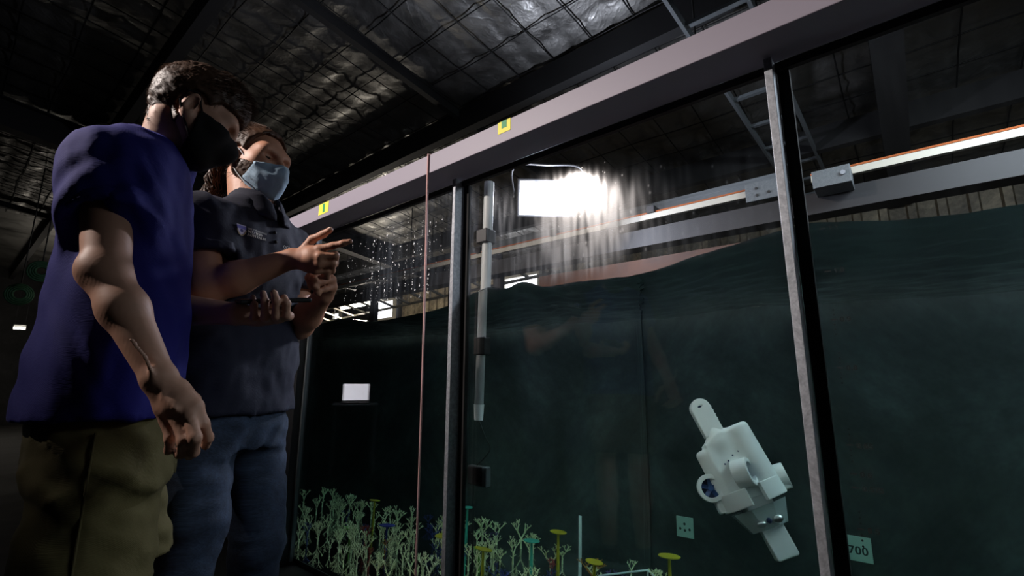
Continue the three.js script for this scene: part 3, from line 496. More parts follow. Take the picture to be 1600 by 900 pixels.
// heads are shaped in their own axes: x to the person's left, y up, z out of the face; origin between the ears
const E0 = new THREE.Matrix4();
function headField(o = {}) {
  const jw = o.jaw ?? 1;
  const parts = [
    ell(V(0, 0.045, -0.012), [0.076, 0.082, 0.098]), ell(V(0, -0.005, 0.032), [0.066, 0.078, 0.068]), ell(V(0, -0.072, 0.048), [0.044 * jw, 0.034, 0.042]), cap(V(-0.052 * jw, -0.03, 0.005), V(-0.02, -0.088, 0.066), 0.024, 0.018), cap(V(0.052 * jw, -0.03, 0.005), V(0.02, -0.088, 0.066), 0.024, 0.018),
    cap(V(-0.04, 0.032, 0.078), V(0.04, 0.032, 0.078), 0.016, 0.016), cap(V(-0.047, -0.008, 0.058), V(-0.038, -0.012, 0.066), 0.018, 0.018), cap(V(0.047, -0.008, 0.058), V(0.038, -0.012, 0.066), 0.018, 0.018),
  ];
  const base = blend(0.03, ...parts), nose = blend(0.012, cap(V(0, 0.022, 0.092), V(0, -0.022, 0.116), 0.008, 0.0125), cap(V(-0.011, -0.026, 0.1), V(0.011, -0.026, 0.1), 0.008, 0.008));
  const lips = blend(0.006, cap(V(-0.02, -0.058, 0.086), V(0.02, -0.058, 0.086), 0.006, 0.006), cap(V(-0.016, -0.068, 0.086), V(0.016, -0.068, 0.086), 0.006, 0.006));
  const sock = [ell(V(-0.032, 0.012, 0.094), [0.017, 0.011, 0.014]), ell(V(0.032, 0.012, 0.094), [0.017, 0.011, 0.014])], eye = [ell(V(-0.032, 0.010, 0.074), [0.0125, 0.0115, 0.0125]), ell(V(0.032, 0.010, 0.074), [0.0125, 0.0115, 0.0125])];
  const ears = [-1, 1].map((s) => { const m = new THREE.Matrix4().makeRotationY(s * 0.42), c = V(s * 0.079, 0.004, -0.008); const out = ell(c, [0.010, 0.033, 0.020], m), low = ell(V(s * 0.075, -0.024, 0.0), [0.008, 0.013, 0.011], m), cav = ell(V(s * 0.087, 0.004, -0.002), [0.009, 0.021, 0.0115], m), rim = ell(V(s * 0.083, 0.009, -0.006), [0.006, 0.024, 0.013], m); return (x, y, z) => smax(smin(out(x, y, z), low(x, y, z), 0.008), -cav(x, y, z), 0.004); });
  return (x, y, z) => {
    let d = smin(base(x, y, z), nose(x, y, z), 0.014); d = smin(d, lips(x, y, z), 0.006);
    d = smax(d, -sock[0](x, y, z), 0.012); d = smax(d, -sock[1](x, y, z), 0.012); d = Math.min(d, eye[0](x, y, z), eye[1](x, y, z));
    return smin(d, Math.min(ears[0](x, y, z), ears[1](x, y, z)), 0.006);
  };
}
const headBase = headField();
function hairStrands(roots, len, rad, seed, dirOf, bend = V(0, -0.4, 0)) { // thin tapered strands at [point, normal] roots
  const r = mulberry(seed), pos = [], idx = [];
  for (const [p, n] of roots) {
    const d = dirOf(p, n, r), L = len(p, r); let c = p.clone().addScaledVector(n, -0.003), base = pos.length / 3; const S = 4, t1 = V(d.y, -d.z, d.x).cross(d).normalize(), t2 = d.clone().cross(t1).normalize(), v = d.clone();
    for (let s = 0; s <= S; s++) { const w = rad * (1 - s / S * 0.85); for (let a = 0; a < 3; a++) { const q = (a / 3) * TAU; pos.push(c.x + w * (Math.cos(q) * t1.x + Math.sin(q) * t2.x), c.y + w * (Math.cos(q) * t1.y + Math.sin(q) * t2.y), c.z + w * (Math.cos(q) * t1.z + Math.sin(q) * t2.z)); } c = c.clone().addScaledVector(v, L / S); v.addScaledVector(bend, 1 / S).normalize(); }
    for (let s = 0; s < S; s++) for (let a = 0; a < 3; a++) { const i = base + s * 3 + a, j = base + s * 3 + (a + 1) % 3; idx.push(i, j, i + 3, j, j + 3, i + 3); }
  }
  const g = new THREE.BufferGeometry(); g.setAttribute('position', new THREE.Float32BufferAttribute(pos, 3)); g.setIndex(idx); g.computeVertexNormals(); g.setAttribute('uv', new THREE.Float32BufferAttribute(new Float32Array((pos.length / 3) * 2), 2)); return g;
}
function surfacePoints(g, n, seed, ok) { // scattered points with normals on a mesh
  const r = mulberry(seed), p = g.attributes.position, q = g.attributes.normal, out = []; let guard = n * 30;
  while (out.length < n && guard-- > 0) { const i = Math.floor(r() * p.count), v = V(p.getX(i) + (r() - 0.5) * 0.004, p.getY(i) + (r() - 0.5) * 0.004, p.getZ(i) + (r() - 0.5) * 0.004), m = V(q.getX(i), q.getY(i), q.getZ(i)); if (ok(v, m)) out.push([v, m]); }
  return out;
}
const noUV = (g) => { const h = strip(g); return h; };
function joinSkin(list) { return mergeGeometries(list.map((g) => { const h = g.index ? g.clone() : mergeVertices(g); return h; })); }

// ---------------------------------------------------------------- the man in the royal blue shirt, seen from his right side
const SKIN_A = phys({ color: 0xc99a82, roughness: 0.55, bumpMap: T.skin, bumpScale: 0.0006, sheen: 0.1, sheenColor: new THREE.Color(0xff8866) });
{
  const P = thing('person', 'man in a royal blue polo shirt, khaki shorts and black mask, head bowed', 'person');
  const F = V(0.22, 0, -0.975).normalize(), R = V(-F.z, 0, F.x).normalize(); // facing; his right hand side (towards the camera)
  const KA = 1.08, mid = (x, y, z) => at(x, y, z * KA); // how far off he stands
  // ---- head frame
  const yaw = 0.06, tilt = 0.42;
  const fz = F.clone().multiplyScalar(Math.cos(yaw)).addScaledVector(R, Math.sin(yaw)).normalize(), fwd = fz.clone().multiplyScalar(Math.cos(tilt)).add(V(0, -Math.sin(tilt), 0)).normalize(), left = V(0, 1, 0).cross(fz).normalize(), up = fwd.clone().cross(left).normalize(), S = 0.88, hc = mid(301, 165, 0.985).addScaledVector(left, 0.079 * S);
  const HM = new THREE.Matrix4().makeBasis(left, up, fwd).setPosition(hc); HM.scale(V(S, S, S));
  const H = (x, y, z) => V(x, y, z).applyMatrix4(HM);
  const head = nets(headBase, V(-0.105, -0.125, -0.125), V(0.105, 0.145, 0.14), 0.0042); const headW = head.clone().applyMatrix4(HM);
  // ---- torso stations, from the hem up
  const st = [[0, mid(166, 650, 0.90), 0.190, 0.128], [0, mid(174, 590, 0.915), 0.190, 0.122], [0, mid(190, 500, 0.945), 0.190, 0.116], [0, mid(200, 400, 0.975), 0.190, 0.110], [0, mid(213, 320, 0.998), 0.188, 0.098], [0, mid(219, 272, 1.012), 0.176, 0.090], [0, mid(224, 244, 1.022), 0.135, 0.074], [0, mid(232, 224, 1.03), 0.08, 0.055]];
  for (const s of st) { s[0] = s[1].y; s[2] *= 1.04; s[3] *= KA; }
  const torsoShape = loft(st, R, F, 2.25);
  const sh = mid(170, 264, 0.878), shL = sh.clone().addScaledVector(R, -0.33), el = mid(166, 428, 0.785), wr = mid(247, 588, 0.745);
  const elL = mid(222, 480, 1.10), wrL = mid(366, 490, 1.025), mL = (x, y, z) => mid(x, y, z - 0.06);
  const slEnd = sh.clone().lerp(el, 0.50);
  // ---- shirt
  const sleeveR0 = cap(sh, el, 0.068, 0.063), sleeveL = cap(shL, shL.clone().lerp(elL, 0.45), 0.064, 0.058), sa = el.clone().sub(sh).normalize();
  const neckB = mid(247, 254, 1.032), neckT = H(0, -0.03, -0.03);
  const cutR = (x, y, z) => (x - slEnd.x) * sa.x + (y - slEnd.y) * sa.y + (z - slEnd.z) * sa.z;
  const armHole = cap(sh.clone().lerp(el, 0.47), el, 0.052, 0.051), neckHole = cap(neckB.clone().lerp(neckT, -0.3), neckT, 0.062, 0.062);
  const sleeveR = (x, y, z) => Math.max(sleeveR0(x, y, z) + 0.003 * noise3(x * 14, y * 10, z * 14), cutR(x, y, z), -armHole(x, y, z));
  const hemY = st[0][0];
  const shirtF = (x, y, z) => {
    let d = torsoShape(x, y, z); d = smin(d, sleeveR(x, y, z), 0.06); d = smin(d, sleeveL(x, y, z), 0.05);
    // folds: long soft pleats down the body, diagonal pulls at the sleeve
    const u = (x - sh.x) * F.x + (z - sh.z) * F.z, w = noise3(u * 9 + 0.6 * noise3(x * 4, y * 3, z * 4), y * 2.2, z * 3);
    d += 0.0065 * w + 0.003 * noise3(u * 24 + y * 9, y * 7, 5);
    const ts = (x - sh.x) * sa.x + (y - sh.y) * sa.y + (z - sh.z) * sa.z; // along the sleeve
    d += 0.004 * Math.sin(ts * 70 + u * 60) * sstep(0.0, 0.06, ts) * (1 - sstep(0.12, 0.2, ts)) * sstep(0.03, 0.0, sleeveR0(x, y, z));
    return d;
  };
  const shirtCut = (x, y, z) => {
    let d = shirtF(x, y, z); d = Math.max(d, -neckHole(x, y, z)); return d;
  };
  const [blo, bhi] = bounds([...st.map((s) => s[1]), sh, shL, slEnd, elL], 0.23);
  const shirtM = phys({ color: 0x0f0f74, roughness: 0.85, bumpMap: rep(T.cloth, 6, 6), bumpScale: 0.0006, sheen: 0.15, sheenColor: new THREE.Color(0x4a55ff), sheenRoughness: 0.5 });
  const shirt = mesh('shirt', nets(shirtCut, V(blo.x, hemY - 0.02, blo.z), V(bhi.x, st[7][0] + 0.05, bhi.z), 0.0075, 1), shirtM, P); shirt.userData.label = 'royal blue short-sleeved polo shirt';
  { // sleeve band, collar, placket
    const band = (x, y, z) => { const t = cutR(x, y, z); return Math.max(sleeveR0(x, y, z) - 0.002 + 0.003 * noise3(x * 14, y * 10, z * 14), t - 0.002, -t - 0.022, -armHole(x, y, z)); };
    mesh('sleeve_hem', nets(band, slEnd.clone().addScalar(-0.12), slEnd.clone().addScalar(0.12), 0.005), shirtM, shirt);
    const nAxis = neckT.clone().sub(neckB).normalize(), cOut = cap(neckB.clone().addScaledVector(nAxis, -0.05), neckT, 0.080, 0.072), cIn = cap(neckB.clone().addScaledVector(nAxis, -0.06), neckT.clone().addScaledVector(nAxis, 0.02), 0.066, 0.060);
    const collar = (x, y, z) => { const t = (x - neckB.x) * nAxis.x + (y - neckB.y) * nAxis.y + (z - neckB.z) * nAxis.z, f = (x - neckB.x) * F.x + (z - neckB.z) * F.z; return Math.max(cOut(x, y, z) + 0.25 * Math.max(0, t - 0.01), -cIn(x, y, z), t - 0.042 + 0.30 * Math.max(0, f), -t - 0.035 - 0.4 * Math.max(0, f)); };
    mesh('collar', nets(collar, neckB.clone().addScalar(-0.13), neckB.clone().addScalar(0.13), 0.005), shirtM, shirt);
  }
  // ---- arms, hands, neck, legs in skin
  const mR = (x, y, z) => mid(x, y, z - 0.095);
  const kR = [mR(306, 634, 0.835), mR(296, 648, 0.825), mR(279, 656, 0.825), mR(260, 658, 0.835)];
  const handR = handField(wr, kR, [
    { p: [kR[0], mR(318, 662, 0.835), mR(325, 684, 0.855), mR(321, 697, 0.872)], r: [0.0108, 0.0092, 0.0086, 0.0074] }, { p: [kR[1], mR(305, 684, 0.81), mR(302, 706, 0.83), mR(296, 712, 0.85)], r: [0.0112, 0.0096, 0.009, 0.0078] },
    { p: [kR[2], mR(287, 690, 0.81), mR(284, 708, 0.828), mR(279, 711, 0.846)], r: [0.0106, 0.0092, 0.0085, 0.0074] }, { p: [kR[3], mR(266, 686, 0.825), mR(265, 702, 0.84), mR(262, 706, 0.855)], r: [0.0096, 0.0082, 0.0076, 0.0066] },
    { p: [wr.clone().lerp(kR[0], 0.35).addScaledVector(F, 0.014), mR(303, 625, 0.885), mR(309, 655, 0.90), mR(307, 680, 0.90)], r: [0.0125, 0.0108, 0.0096, 0.008] }], 0.0235);
  const foreR = blend(0.02, cap(sh, el, 0.046, 0.035), cap(el, el.clone().lerp(wr, 0.35), 0.034, 0.0355), cap(el.clone().lerp(wr, 0.35), wr, 0.0355, 0.0245), ell(el.clone().addScaledVector(F, -0.02).add(V(0, 0.006, 0)), [0.022, 0.024, 0.022]));
  const veins = [tubeField([mR(238, 560, 0.83), mR(252, 590, 0.825), mR(256, 622, 0.815), mR(275, 640, 0.81)]), tubeField([mR(205, 530, 0.80), mR(228, 560, 0.81), mR(244, 600, 0.82)])];
  function tubeField(p) { return chain(p, p.map(() => 0.0035), 0.002); }
  const kL = [mL(440, 495, 1.10), mL(424, 499, 1.10), mL(408, 501, 1.10), mL(395, 503, 1.10)];
  const handL = handField(wrL, kL.map((k) => k.clone().addScaledVector(camFwd, 0.035)), [
    { p: [kL[0].clone().addScaledVector(camFwd, 0.035), mL(447, 492, 1.075), mL(448, 474, 1.065), mL(444, 464, 1.075)], r: [0.0105, 0.0092, 0.0085, 0.0074] }, { p: [kL[1].clone().addScaledVector(camFwd, 0.035), mL(431, 494, 1.068), mL(432, 470, 1.055), mL(428, 457, 1.065)], r: [0.011, 0.0095, 0.0088, 0.0077] },
    { p: [kL[2].clone().addScaledVector(camFwd, 0.035), mL(414, 496, 1.068), mL(414, 471, 1.055), mL(411, 458, 1.065)], r: [0.0105, 0.0092, 0.0085, 0.0074] }, { p: [kL[3].clone().addScaledVector(camFwd, 0.035), mL(397, 496, 1.072), mL(397, 476, 1.062), mL(395, 464, 1.07)], r: [0.0095, 0.0082, 0.0076, 0.0066] },
    { p: [wrL.clone().lerp(kL[0], 0.3).addScaledVector(camFwd, 0.03), mL(415, 485, 1.155), mL(432, 472, 1.165), mL(444, 464, 1.16)], r: [0.0125, 0.0108, 0.0096, 0.008] }], 0.0225);
  const armL = blend(0.02, cap(shL, elL, 0.05, 0.042), cap(elL, elL.clone().lerp(wrL, 0.35), 0.041, 0.042), cap(elL.clone().lerp(wrL, 0.35), wrL, 0.042, 0.025));
  const neck = blend(0.03, cap(neckB.clone().addScaledVector(V(0, 1, 0), -0.06), neckT, 0.056, 0.050), cap(neckB.clone().lerp(neckT, 0.35).addScaledVector(F, 0.02), H(0, -0.06, 0.02), 0.044, 0.044));
  const hipC = mid(170, 668, 0.89), hip = [hipC.clone().addScaledVector(R, 0.085), hipC.clone().addScaledVector(R, -0.085)], dn = (p, y, dx = 0) => V(p.x + F.x * dx, y, p.z + F.z * dx);
  const legs = [0, 1].map((i) => { const h = hip[i], k = dn(h, 0.47, i ? 0.03 : 0.0), an = dn(h, 0.09, i ? 0.0 : -0.03); return [h, k, an]; });
  const legF = blend(0.03, ...legs.flatMap(([h, k, an]) => [cap(h, k, 0.07, 0.05), cap(k, V(mix(k.x, an.x, 0.35) - F.x * 0.012, mix(k.y, an.y, 0.35), mix(k.z, an.z, 0.35) - F.z * 0.012), 0.052, 0.055), cap(k.clone().lerp(an, 0.35), an, 0.052, 0.036)]));
  const trunk = loft([[hip[0].y - 0.03, hip[0].clone().lerp(hip[1], 0.5), 0.15, 0.10], ...st.slice(1, 6).map((s) => [s[0], s[1], s[2] - 0.05, s[3] - 0.035])], R, F, 2.1);
  const bodyF = (x, y, z) => { let d = smin(foreR(x, y, z), handR(x, y, z), 0.012); for (const v of veins) d = smin(d, v(x, y, z), 0.006); d = smin(d, smin(armL(x, y, z), handL(x, y, z), 0.012), 0.006); d = smin(d, neck(x, y, z), 0.02); d = smin(d, trunk(x, y, z), 0.05); return smin(d, legF(x, y, z), 0.02); };
  const armBox = bounds([sh, el, wr, ...kR, mR(321, 700, 0.87), mR(262, 712, 0.83)], 0.06), armBoxL = bounds([elL, wrL, ...kL, mid(450, 455, 1.06)], 0.06);
  const gArm = nets((x, y, z) => { let d = smin(foreR(x, y, z), handR(x, y, z), 0.012); for (const v of veins) d = smin(d, v(x, y, z), 0.006); return d; }, armBox[0], armBox[1], 0.0042);
  const gArmL = nets((x, y, z) => smin(armL(x, y, z), handL(x, y, z), 0.012), armBoxL[0], armBoxL[1], 0.0042);
  const gBody = nets((x, y, z) => { let d = smin(neck(x, y, z), trunk(x, y, z), 0.04); return smin(d, legF(x, y, z), 0.02); }, V(Math.min(...legs.map((l) => l[2].x), blo.x + 0.1), 0.06, blo.z), V(bhi.x, neckT.y + 0.05, bhi.z), 0.012);
  mesh('body', joinSkin([gBody, gArm, gArmL, headW]), SKIN_A, P);
  // ---- shorts
  const shortsM = std({ color: 0x5a522f, roughness: 0.9, bumpMap: rep(T.cloth, 6, 6), bumpScale: 0.0006 });
  const sk = legs.map(([h, k]) => [V(h.x, 0.78, h.z), V(k.x + F.x * 0.005, 0.58, k.z + F.z * 0.005)]);
  const seat = loft([[0.76, mid(170, 690, 0.885), 0.165, 0.118], [0.84, mid(170, 668, 0.89), 0.175, 0.122], [0.93, mid(172, 630, 0.905), 0.165, 0.112]], R, F, 2.3);
  const sc = sk.map(([a, b]) => cap(a, b, 0.096, 0.104));
  const shortG = nets((x, y, z) => { let d = seat(x, y, z); for (const q of sc) d = smin(d, q(x, y, z), 0.03); const u = x * F.x + z * F.z; d += 0.006 * noise3(u * 5, y * 15 + u * 8, z * 4) + 0.0025 * noise3(x * 20, y * 26, z * 20); return Math.max(d, 0.582 - y); }, V(hip[0].x - 0.35, 0.56, hip[0].z - 0.32), V(hip[0].x + 0.32, 0.96, hip[0].z + 0.3), 0.009);
  const shorts = mesh('shorts', shortG, shortsM, P); shorts.userData.label = 'khaki shorts';
  const seamPts = [0.86, 0.80, 0.74, 0.68, 0.62, 0.59].map((y) => { const p = V(hip[0].x, y, hip[0].z).addScaledVector(R, 0.3).addScaledVector(F, -0.01); for (let k = 0; k < 50; k++) { let d = seat(p.x, p.y, p.z); for (const q of sc) d = smin(d, q(p.x, p.y, p.z), 0.03); if (d < 0.004) break; p.addScaledVector(R, -Math.max(0.001, d * 0.7)); } return p; });
  mesh('side_seam', tube(seamPts, 0.0022, 30, 5), shortsM, shorts);
  // ---- shoes
  for (const [h, k, an] of legs) { const s = mesh('shoe', nets(blend(0.03, cap(V(an.x - F.x * 0.05, 0.045, an.z - F.z * 0.05), V(an.x + F.x * 0.16, 0.035, an.z + F.z * 0.16), 0.042, 0.034), cap(V(an.x - F.x * 0.03, 0.05, an.z - F.z * 0.03), V(an.x, 0.09, an.z), 0.04, 0.042)), V(an.x - 0.3, 0.0, an.z - 0.3), V(an.x + 0.3, 0.16, an.z + 0.3), 0.012), M.black, P); s.position.y = 0.0; }
  // ---- mask
  const inv = HM.clone().invert();
  const maskM = std({ color: 0x08080a, roughness: 0.9, bumpMap: rep(T.cloth, 5, 5), bumpScale: 0.0004 });
  const maskShape = blend(0.03, ell(V(0, -0.044, 0.052), [0.062, 0.056, 0.056]), cap(V(0, -0.005, 0.098), V(0, -0.03, 0.116), 0.012, 0.02), cap(V(0, -0.05, 0.10), V(0, -0.088, 0.072), 0.020, 0.018), cap(V(-0.06, -0.04, 0.015), V(-0.03, -0.09, 0.055), 0.02, 0.02), cap(V(0.06, -0.04, 0.015), V(0.03, -0.09, 0.055), 0.02, 0.02));
  const maskF = (x, y, z) => { const a = Math.abs(x); let d = smin(maskShape(x, y, z), headBase(x, y, z) - 0.004, 0.012); d = Math.max(d, y - (0.002 + 0.10 * Math.max(0, z - 0.06)) - 0.10 * (0.11 - z) * 0.2); const edge = 0.030 - z - 0.25 * Math.max(0, y + 0.05); return Math.max(d, edge, -(headBase(x, y, z) + 0.004)); };
  const mg = nets(maskF, V(-0.1, -0.145, -0.02), V(0.1, 0.035, 0.15), 0.004); mg.applyMatrix4(HM); const mask = mesh('face_mask', mg, maskM, P); mask.userData.label = 'black cloth face mask';
  for (const s of [-1, 1]) { mesh('ear_loop', tube([H(s * 0.066, -0.012, 0.036), H(s * 0.076, 0.012, 0.014), H(s * 0.082, 0.036, -0.006), H(s * 0.084, 0.028, -0.026)], 0.0022, 20, 5), maskM, mask); mesh('ear_loop', tube([H(s * 0.066, -0.072, 0.034), H(s * 0.074, -0.045, 0.008), H(s * 0.078, -0.026, -0.012), H(s * 0.084, -0.004, -0.028)], 0.0022, 20, 5), maskM, mask); }
  // ---- hair: short at the back and sides, longer on top with a fringe
  const hairM = std({ color: 0x452c1a, roughness: 0.55 });
  const topF = blend(0.03, cap(V(0, 0.0, -0.056), V(0, -0.058, -0.036), 0.046, 0.040), ell(V(0, 0.064, -0.010), [0.082, 0.098, 0.106]), ell(V(0, 0.094, 0.048), [0.060, 0.048, 0.052]));
  const hairF = (x, y, z) => { // cap of hair, cut at the hairline and round the ears
    const a = Math.abs(x), top = topF(x, y, z) + 0.0035 * noise3(x * 60, y * 60, z * 40), sk = headBase(x, y, z) - 0.0045; let d = smin(sk, top, 0.02);
    const line = z < -0.01 ? -0.082 + 0.6 * Math.max(0, z + 0.05) : mix(-0.02, 0.058, sstep(-0.01, 0.055, z)); // hairline height by depth
    d = smax(d, line + 0.004 * noise3(x * 90, y * 20, z * 90) - y, 0.008);
    const ear = Math.hypot((y - 0.002) / 0.042, (z + 0.002) / 0.031) - 1; if (a > 0.05) d = Math.max(d, -ear * 0.025);
    return Math.max(d, z - 0.108);
  };
  const hg = nets(hairF, V(-0.11, -0.13, -0.135), V(0.11, 0.185, 0.13), 0.0045);
  const dir = (p, n, r) => { const back = p.z < -0.02 || (Math.abs(p.x) > 0.06 && p.y < 0.06); return back ? n.clone().multiplyScalar(0.35).add(V((r() - 0.5) * 0.5, -0.9, -0.25 + (r() - 0.5) * 0.5)).normalize() : n.clone().multiplyScalar(0.55).add(V((r() - 0.5) * 0.7, 0.1, 0.8 + (r() - 0.5) * 0.5)).normalize(); };
  const roots = surfacePoints(hg, 5200, 8, (p, n) => p.z < 0.1 && n.y > -0.75 && !(Math.abs(p.x) > 0.045 && Math.hypot((p.y - 0.002) / 0.05, (p.z + 0.002) / 0.038) < 1.15));
  const sg = hairStrands(roots, (p, r) => (p.y > 0.085 ? 0.018 + 0.012 * r() : p.z < -0.02 && p.y < 0.06 ? 0.006 + 0.004 * r() : 0.012 + 0.008 * r()), 0.0006, 9, dir, V(0, -0.3, 0.2));
  const hair = mesh('hair', mergeGeometries([strip(hg.applyMatrix4(HM)), strip(sg.applyMatrix4(HM))]), hairM, P); hair.userData.label = 'short brown hair, longer on top';
  // brow and eye
  const eyeM = std({ color: 0x1b1410, roughness: 0.3 });
  for (const s of [-1, 1]) { mesh('eyebrow', nets(blend(0.004, cap(V(s * 0.016, 0.028, 0.094), V(s * 0.036, 0.034, 0.088), 0.0042, 0.004), cap(V(s * 0.036, 0.034, 0.088), V(s * 0.052, 0.027, 0.074), 0.004, 0.0028)), V(-0.07, 0.01, 0.06), V(0.07, 0.05, 0.11), 0.003).applyMatrix4(HM), hairM, P); mesh('eyelashes', nets(cap(V(s * 0.020, 0.003, 0.0845), V(s * 0.043, 0.003, 0.0815), 0.0028, 0.0022), V(-0.06, -0.01, 0.06), V(0.06, 0.02, 0.1), 0.0022).applyMatrix4(HM), hairM, P); }
  // ---- the phone in his left hand
  const ph = thing('phone', 'dark phone held in the left hand of the man in royal blue', 'phone'); ph.position.copy(mid(428, 470, 1.055));
  ph.quaternion.setFromRotationMatrix(new THREE.Matrix4().makeBasis(F.clone().add(V(0, 0.12, 0)).normalize(), V(0.1, 0.9, 0.3).normalize(), F.clone().cross(V(0, 1, 0)).normalize()));
  mesh('case', new RoundedBoxGeometry(0.155, 0.010, 0.074, 3, 0.004), M.black, ph); mesh('screen', box(-0.072, 0.072, 0.0051, 0.0056, -0.034, 0.034), std({ color: 0x050507, roughness: 0.15 }), ph);
}

// ---------------------------------------------------------------- the man in the navy shirt, pointing at the tank
{
  const P = thing('person', 'man in a navy polo shirt, jeans and blue surgical mask, pointing', 'person');
  const SKIN = phys({ color: 0xc08a6e, roughness: 0.55, bumpMap: T.skin, bumpScale: 0.0006, sheen: 0.1, sheenColor: new THREE.Color(0xff8866) });
  const F = V(0.94, 0, -0.33).normalize(), R = V(-F.z, 0, F.x).normalize(), KB = 1.06, mid = (x, y, z) => at(x, y, z * KB);
  // ---- head
  const S = 0.97, fz = V(0.93, 0, -0.36).normalize(), tilt = 0.04, fwd = fz.clone().multiplyScalar(Math.cos(tilt)).add(V(0, -Math.sin(tilt), 0)).normalize(), left = V(0, 1, 0).cross(fz).addScaledVector(V(0, 1, 0), -0.04).normalize(), up = fwd.clone().cross(left).normalize(), hc = mid(367, 243, 1.365).addScaledVector(left, 0.079 * S);
  const HM = new THREE.Matrix4().makeBasis(left, up, fwd).setPosition(hc); HM.scale(V(S, S, S)); const H = (x, y, z) => V(x, y, z).applyMatrix4(HM);
  const headW = nets(headBase, V(-0.105, -0.125, -0.125), V(0.105, 0.145, 0.14), 0.004).applyMatrix4(HM);
  // ---- torso
  const st = [[0, mid(358, 644, 1.275), 0.185, 0.125], [0, mid(364, 580, 1.29), 0.182, 0.122], [0, mid(371, 500, 1.315), 0.182, 0.12], [0, mid(378, 428, 1.338), 0.19, 0.12], [0, mid(384, 384, 1.356), 0.186, 0.112], [0, mid(389, 348, 1.37), 0.165, 0.092], [0, mid(394, 329, 1.38), 0.11, 0.072], [0, mid(396, 315, 1.386), 0.07, 0.055]];
  for (const s of st) { s[0] = s[1].y; s[2] *= 1.03; s[3] *= 1.03; }
  const torsoShape = loft(st, R, F, 2.3);
  const sc = mid(389, 366, 1.367), sh = sc.clone().addScaledVector(R, 0.165), shL = sc.clone().addScaledVector(R, -0.165);
  const el = mid(322, 452, 1.17), wr = mid(456, 404, 1.22), elL = mid(468, 508, 1.43), wrL = mid(506, 462, 1.33);
  const cutAt = sh.clone().lerp(el, 0.58), sa = el.clone().sub(sh).normalize(), cutL = shL.clone().lerp(elL, 0.62), saL = elL.clone().sub(shL).normalize();
  const slR = cap(sh, cutAt, 0.070, 0.064), slL = cap(shL, cutL, 0.068, 0.062), nB = mid(397, 331, 1.385), nT = H(0, -0.03, -0.03);
  const holeR = cap(sh.clone().lerp(el, 0.35), el, 0.055, 0.055), holeL = cap(shL.clone().lerp(elL, 0.4), elL, 0.054, 0.054), holeN = cap(nB.clone().lerp(nT, -0.35), nT, 0.061, 0.061);
  const field = (x, y, z) => {
    let d = smin(torsoShape(x, y, z), slR(x, y, z), 0.05); d = smin(d, slL(x, y, z), 0.05);
    const u = (x - sc.x) * R.x + (z - sc.z) * R.z; d += 0.006 * noise3b(u * 7 + y * 4, y * 5, z * 3) + 0.003 * noise3b(u * 22, y * 16 + u * 9, 4);
    return d;
  };
  const along = (p, a, x, y, z) => (x - p.x) * a.x + (y - p.y) * a.y + (z - p.z) * a.z;
  const vee = (x, y, z) => { const f = along(nB, F, x, y, z), u = along(nB, R, x, y, z), dy = y - nB.y; return f > 0 && dy > -0.06 && Math.abs(u) < 0.03 + 0.45 * (dy) ? -0.01 : 0.01; };
  const shirtF = (x, y, z) => { let d = field(x, y, z); if (slR(x, y, z) < 0.02) d = Math.max(d, along(cutAt, sa, x, y, z)); if (slL(x, y, z) < 0.02) d = Math.max(d, along(cutL, saL, x, y, z)); return Math.max(d, -holeR(x, y, z), -holeL(x, y, z), -holeN(x, y, z)); };
  const shirtM = phys({ color: 0x14172c, roughness: 0.85, bumpMap: rep(T.cloth, 6, 6), bumpScale: 0.0006, sheen: 0.08, sheenColor: new THREE.Color(0x6a78b0), sheenRoughness: 0.5 });
  const [blo, bhi] = bounds([...st.map((s) => s[1]), sh, shL, cutAt, cutL], 0.22);
  const shirt = mesh('shirt', nets(shirtF, V(blo.x, st[0][0] - 0.02, blo.z), V(bhi.x, st[7][0] + 0.05, bhi.z), 0.0075), shirtM, P); shirt.userData.label = 'navy polo shirt with a crest on the chest';
  { // collar with two points, placket
    const nA = nT.clone().sub(nB).normalize(), cO = cap(nB.clone().addScaledVector(nA, -0.06), nT, 0.090, 0.072), cI = cap(nB.clone().addScaledVector(nA, -0.07), nT.clone().addScaledVector(nA, 0.02), 0.071, 0.060);
    const col = (x, y, z) => { const t = along(nB, nA, x, y, z), f = along(nB, F, x, y, z), u = Math.abs(along(nB, R, x, y, z)); const gap = f > 0 ? 0.012 + 0.45 * Math.max(0, t + 0.03) - u : -1; return Math.max(cO(x, y, z) + 0.22 * Math.max(0, t), -cI(x, y, z), t - 0.046 + 0.42 * Math.max(0, f), -t - 0.022 - 0.62 * Math.max(0, f), gap); };
    mesh('collar', nets(col, nB.clone().addScalar(-0.14), nB.clone().addScalar(0.14), 0.0045), shirtM, shirt);
    for (const [c, a, hole, sl] of [[cutAt, sa, holeR, slR], [cutL, saL, holeL, slL]]) mesh('sleeve_hem', nets((x, y, z) => { const t = along(c, a, x, y, z); return Math.max(field(x, y, z) - 0.0025, t - 0.002, -t - 0.024, -hole(x, y, z), sl(x, y, z) - 0.02); }, c.clone().addScalar(-0.11), c.clone().addScalar(0.11), 0.005), shirtM, shirt);
  }
  // prints that lie on the cloth
  function onShirt(name, u, y, w, h, m, label) { // u: metres to his right of the middle of the chest
    const n = 12, pos = [], uv = [], idx = [];
    for (let j = 0; j <= n; j++) for (let i = 0; i <= n; i++) {
      const a = u - (i / n - 0.5) * w, b = y + (j / n - 0.5) * h, p = V(sc.x, b, sc.z).addScaledVector(R, a).addScaledVector(F, 0.3);
      for (let k = 0; k < 60; k++) { const d = field(p.x, p.y, p.z); if (d < 0.0005) break; p.addScaledVector(F, -Math.max(d * 0.8, 0.0004)); }
      p.addScaledVector(F, 0.002); pos.push(p.x, p.y, p.z); uv.push(i / n, j / n);
    }
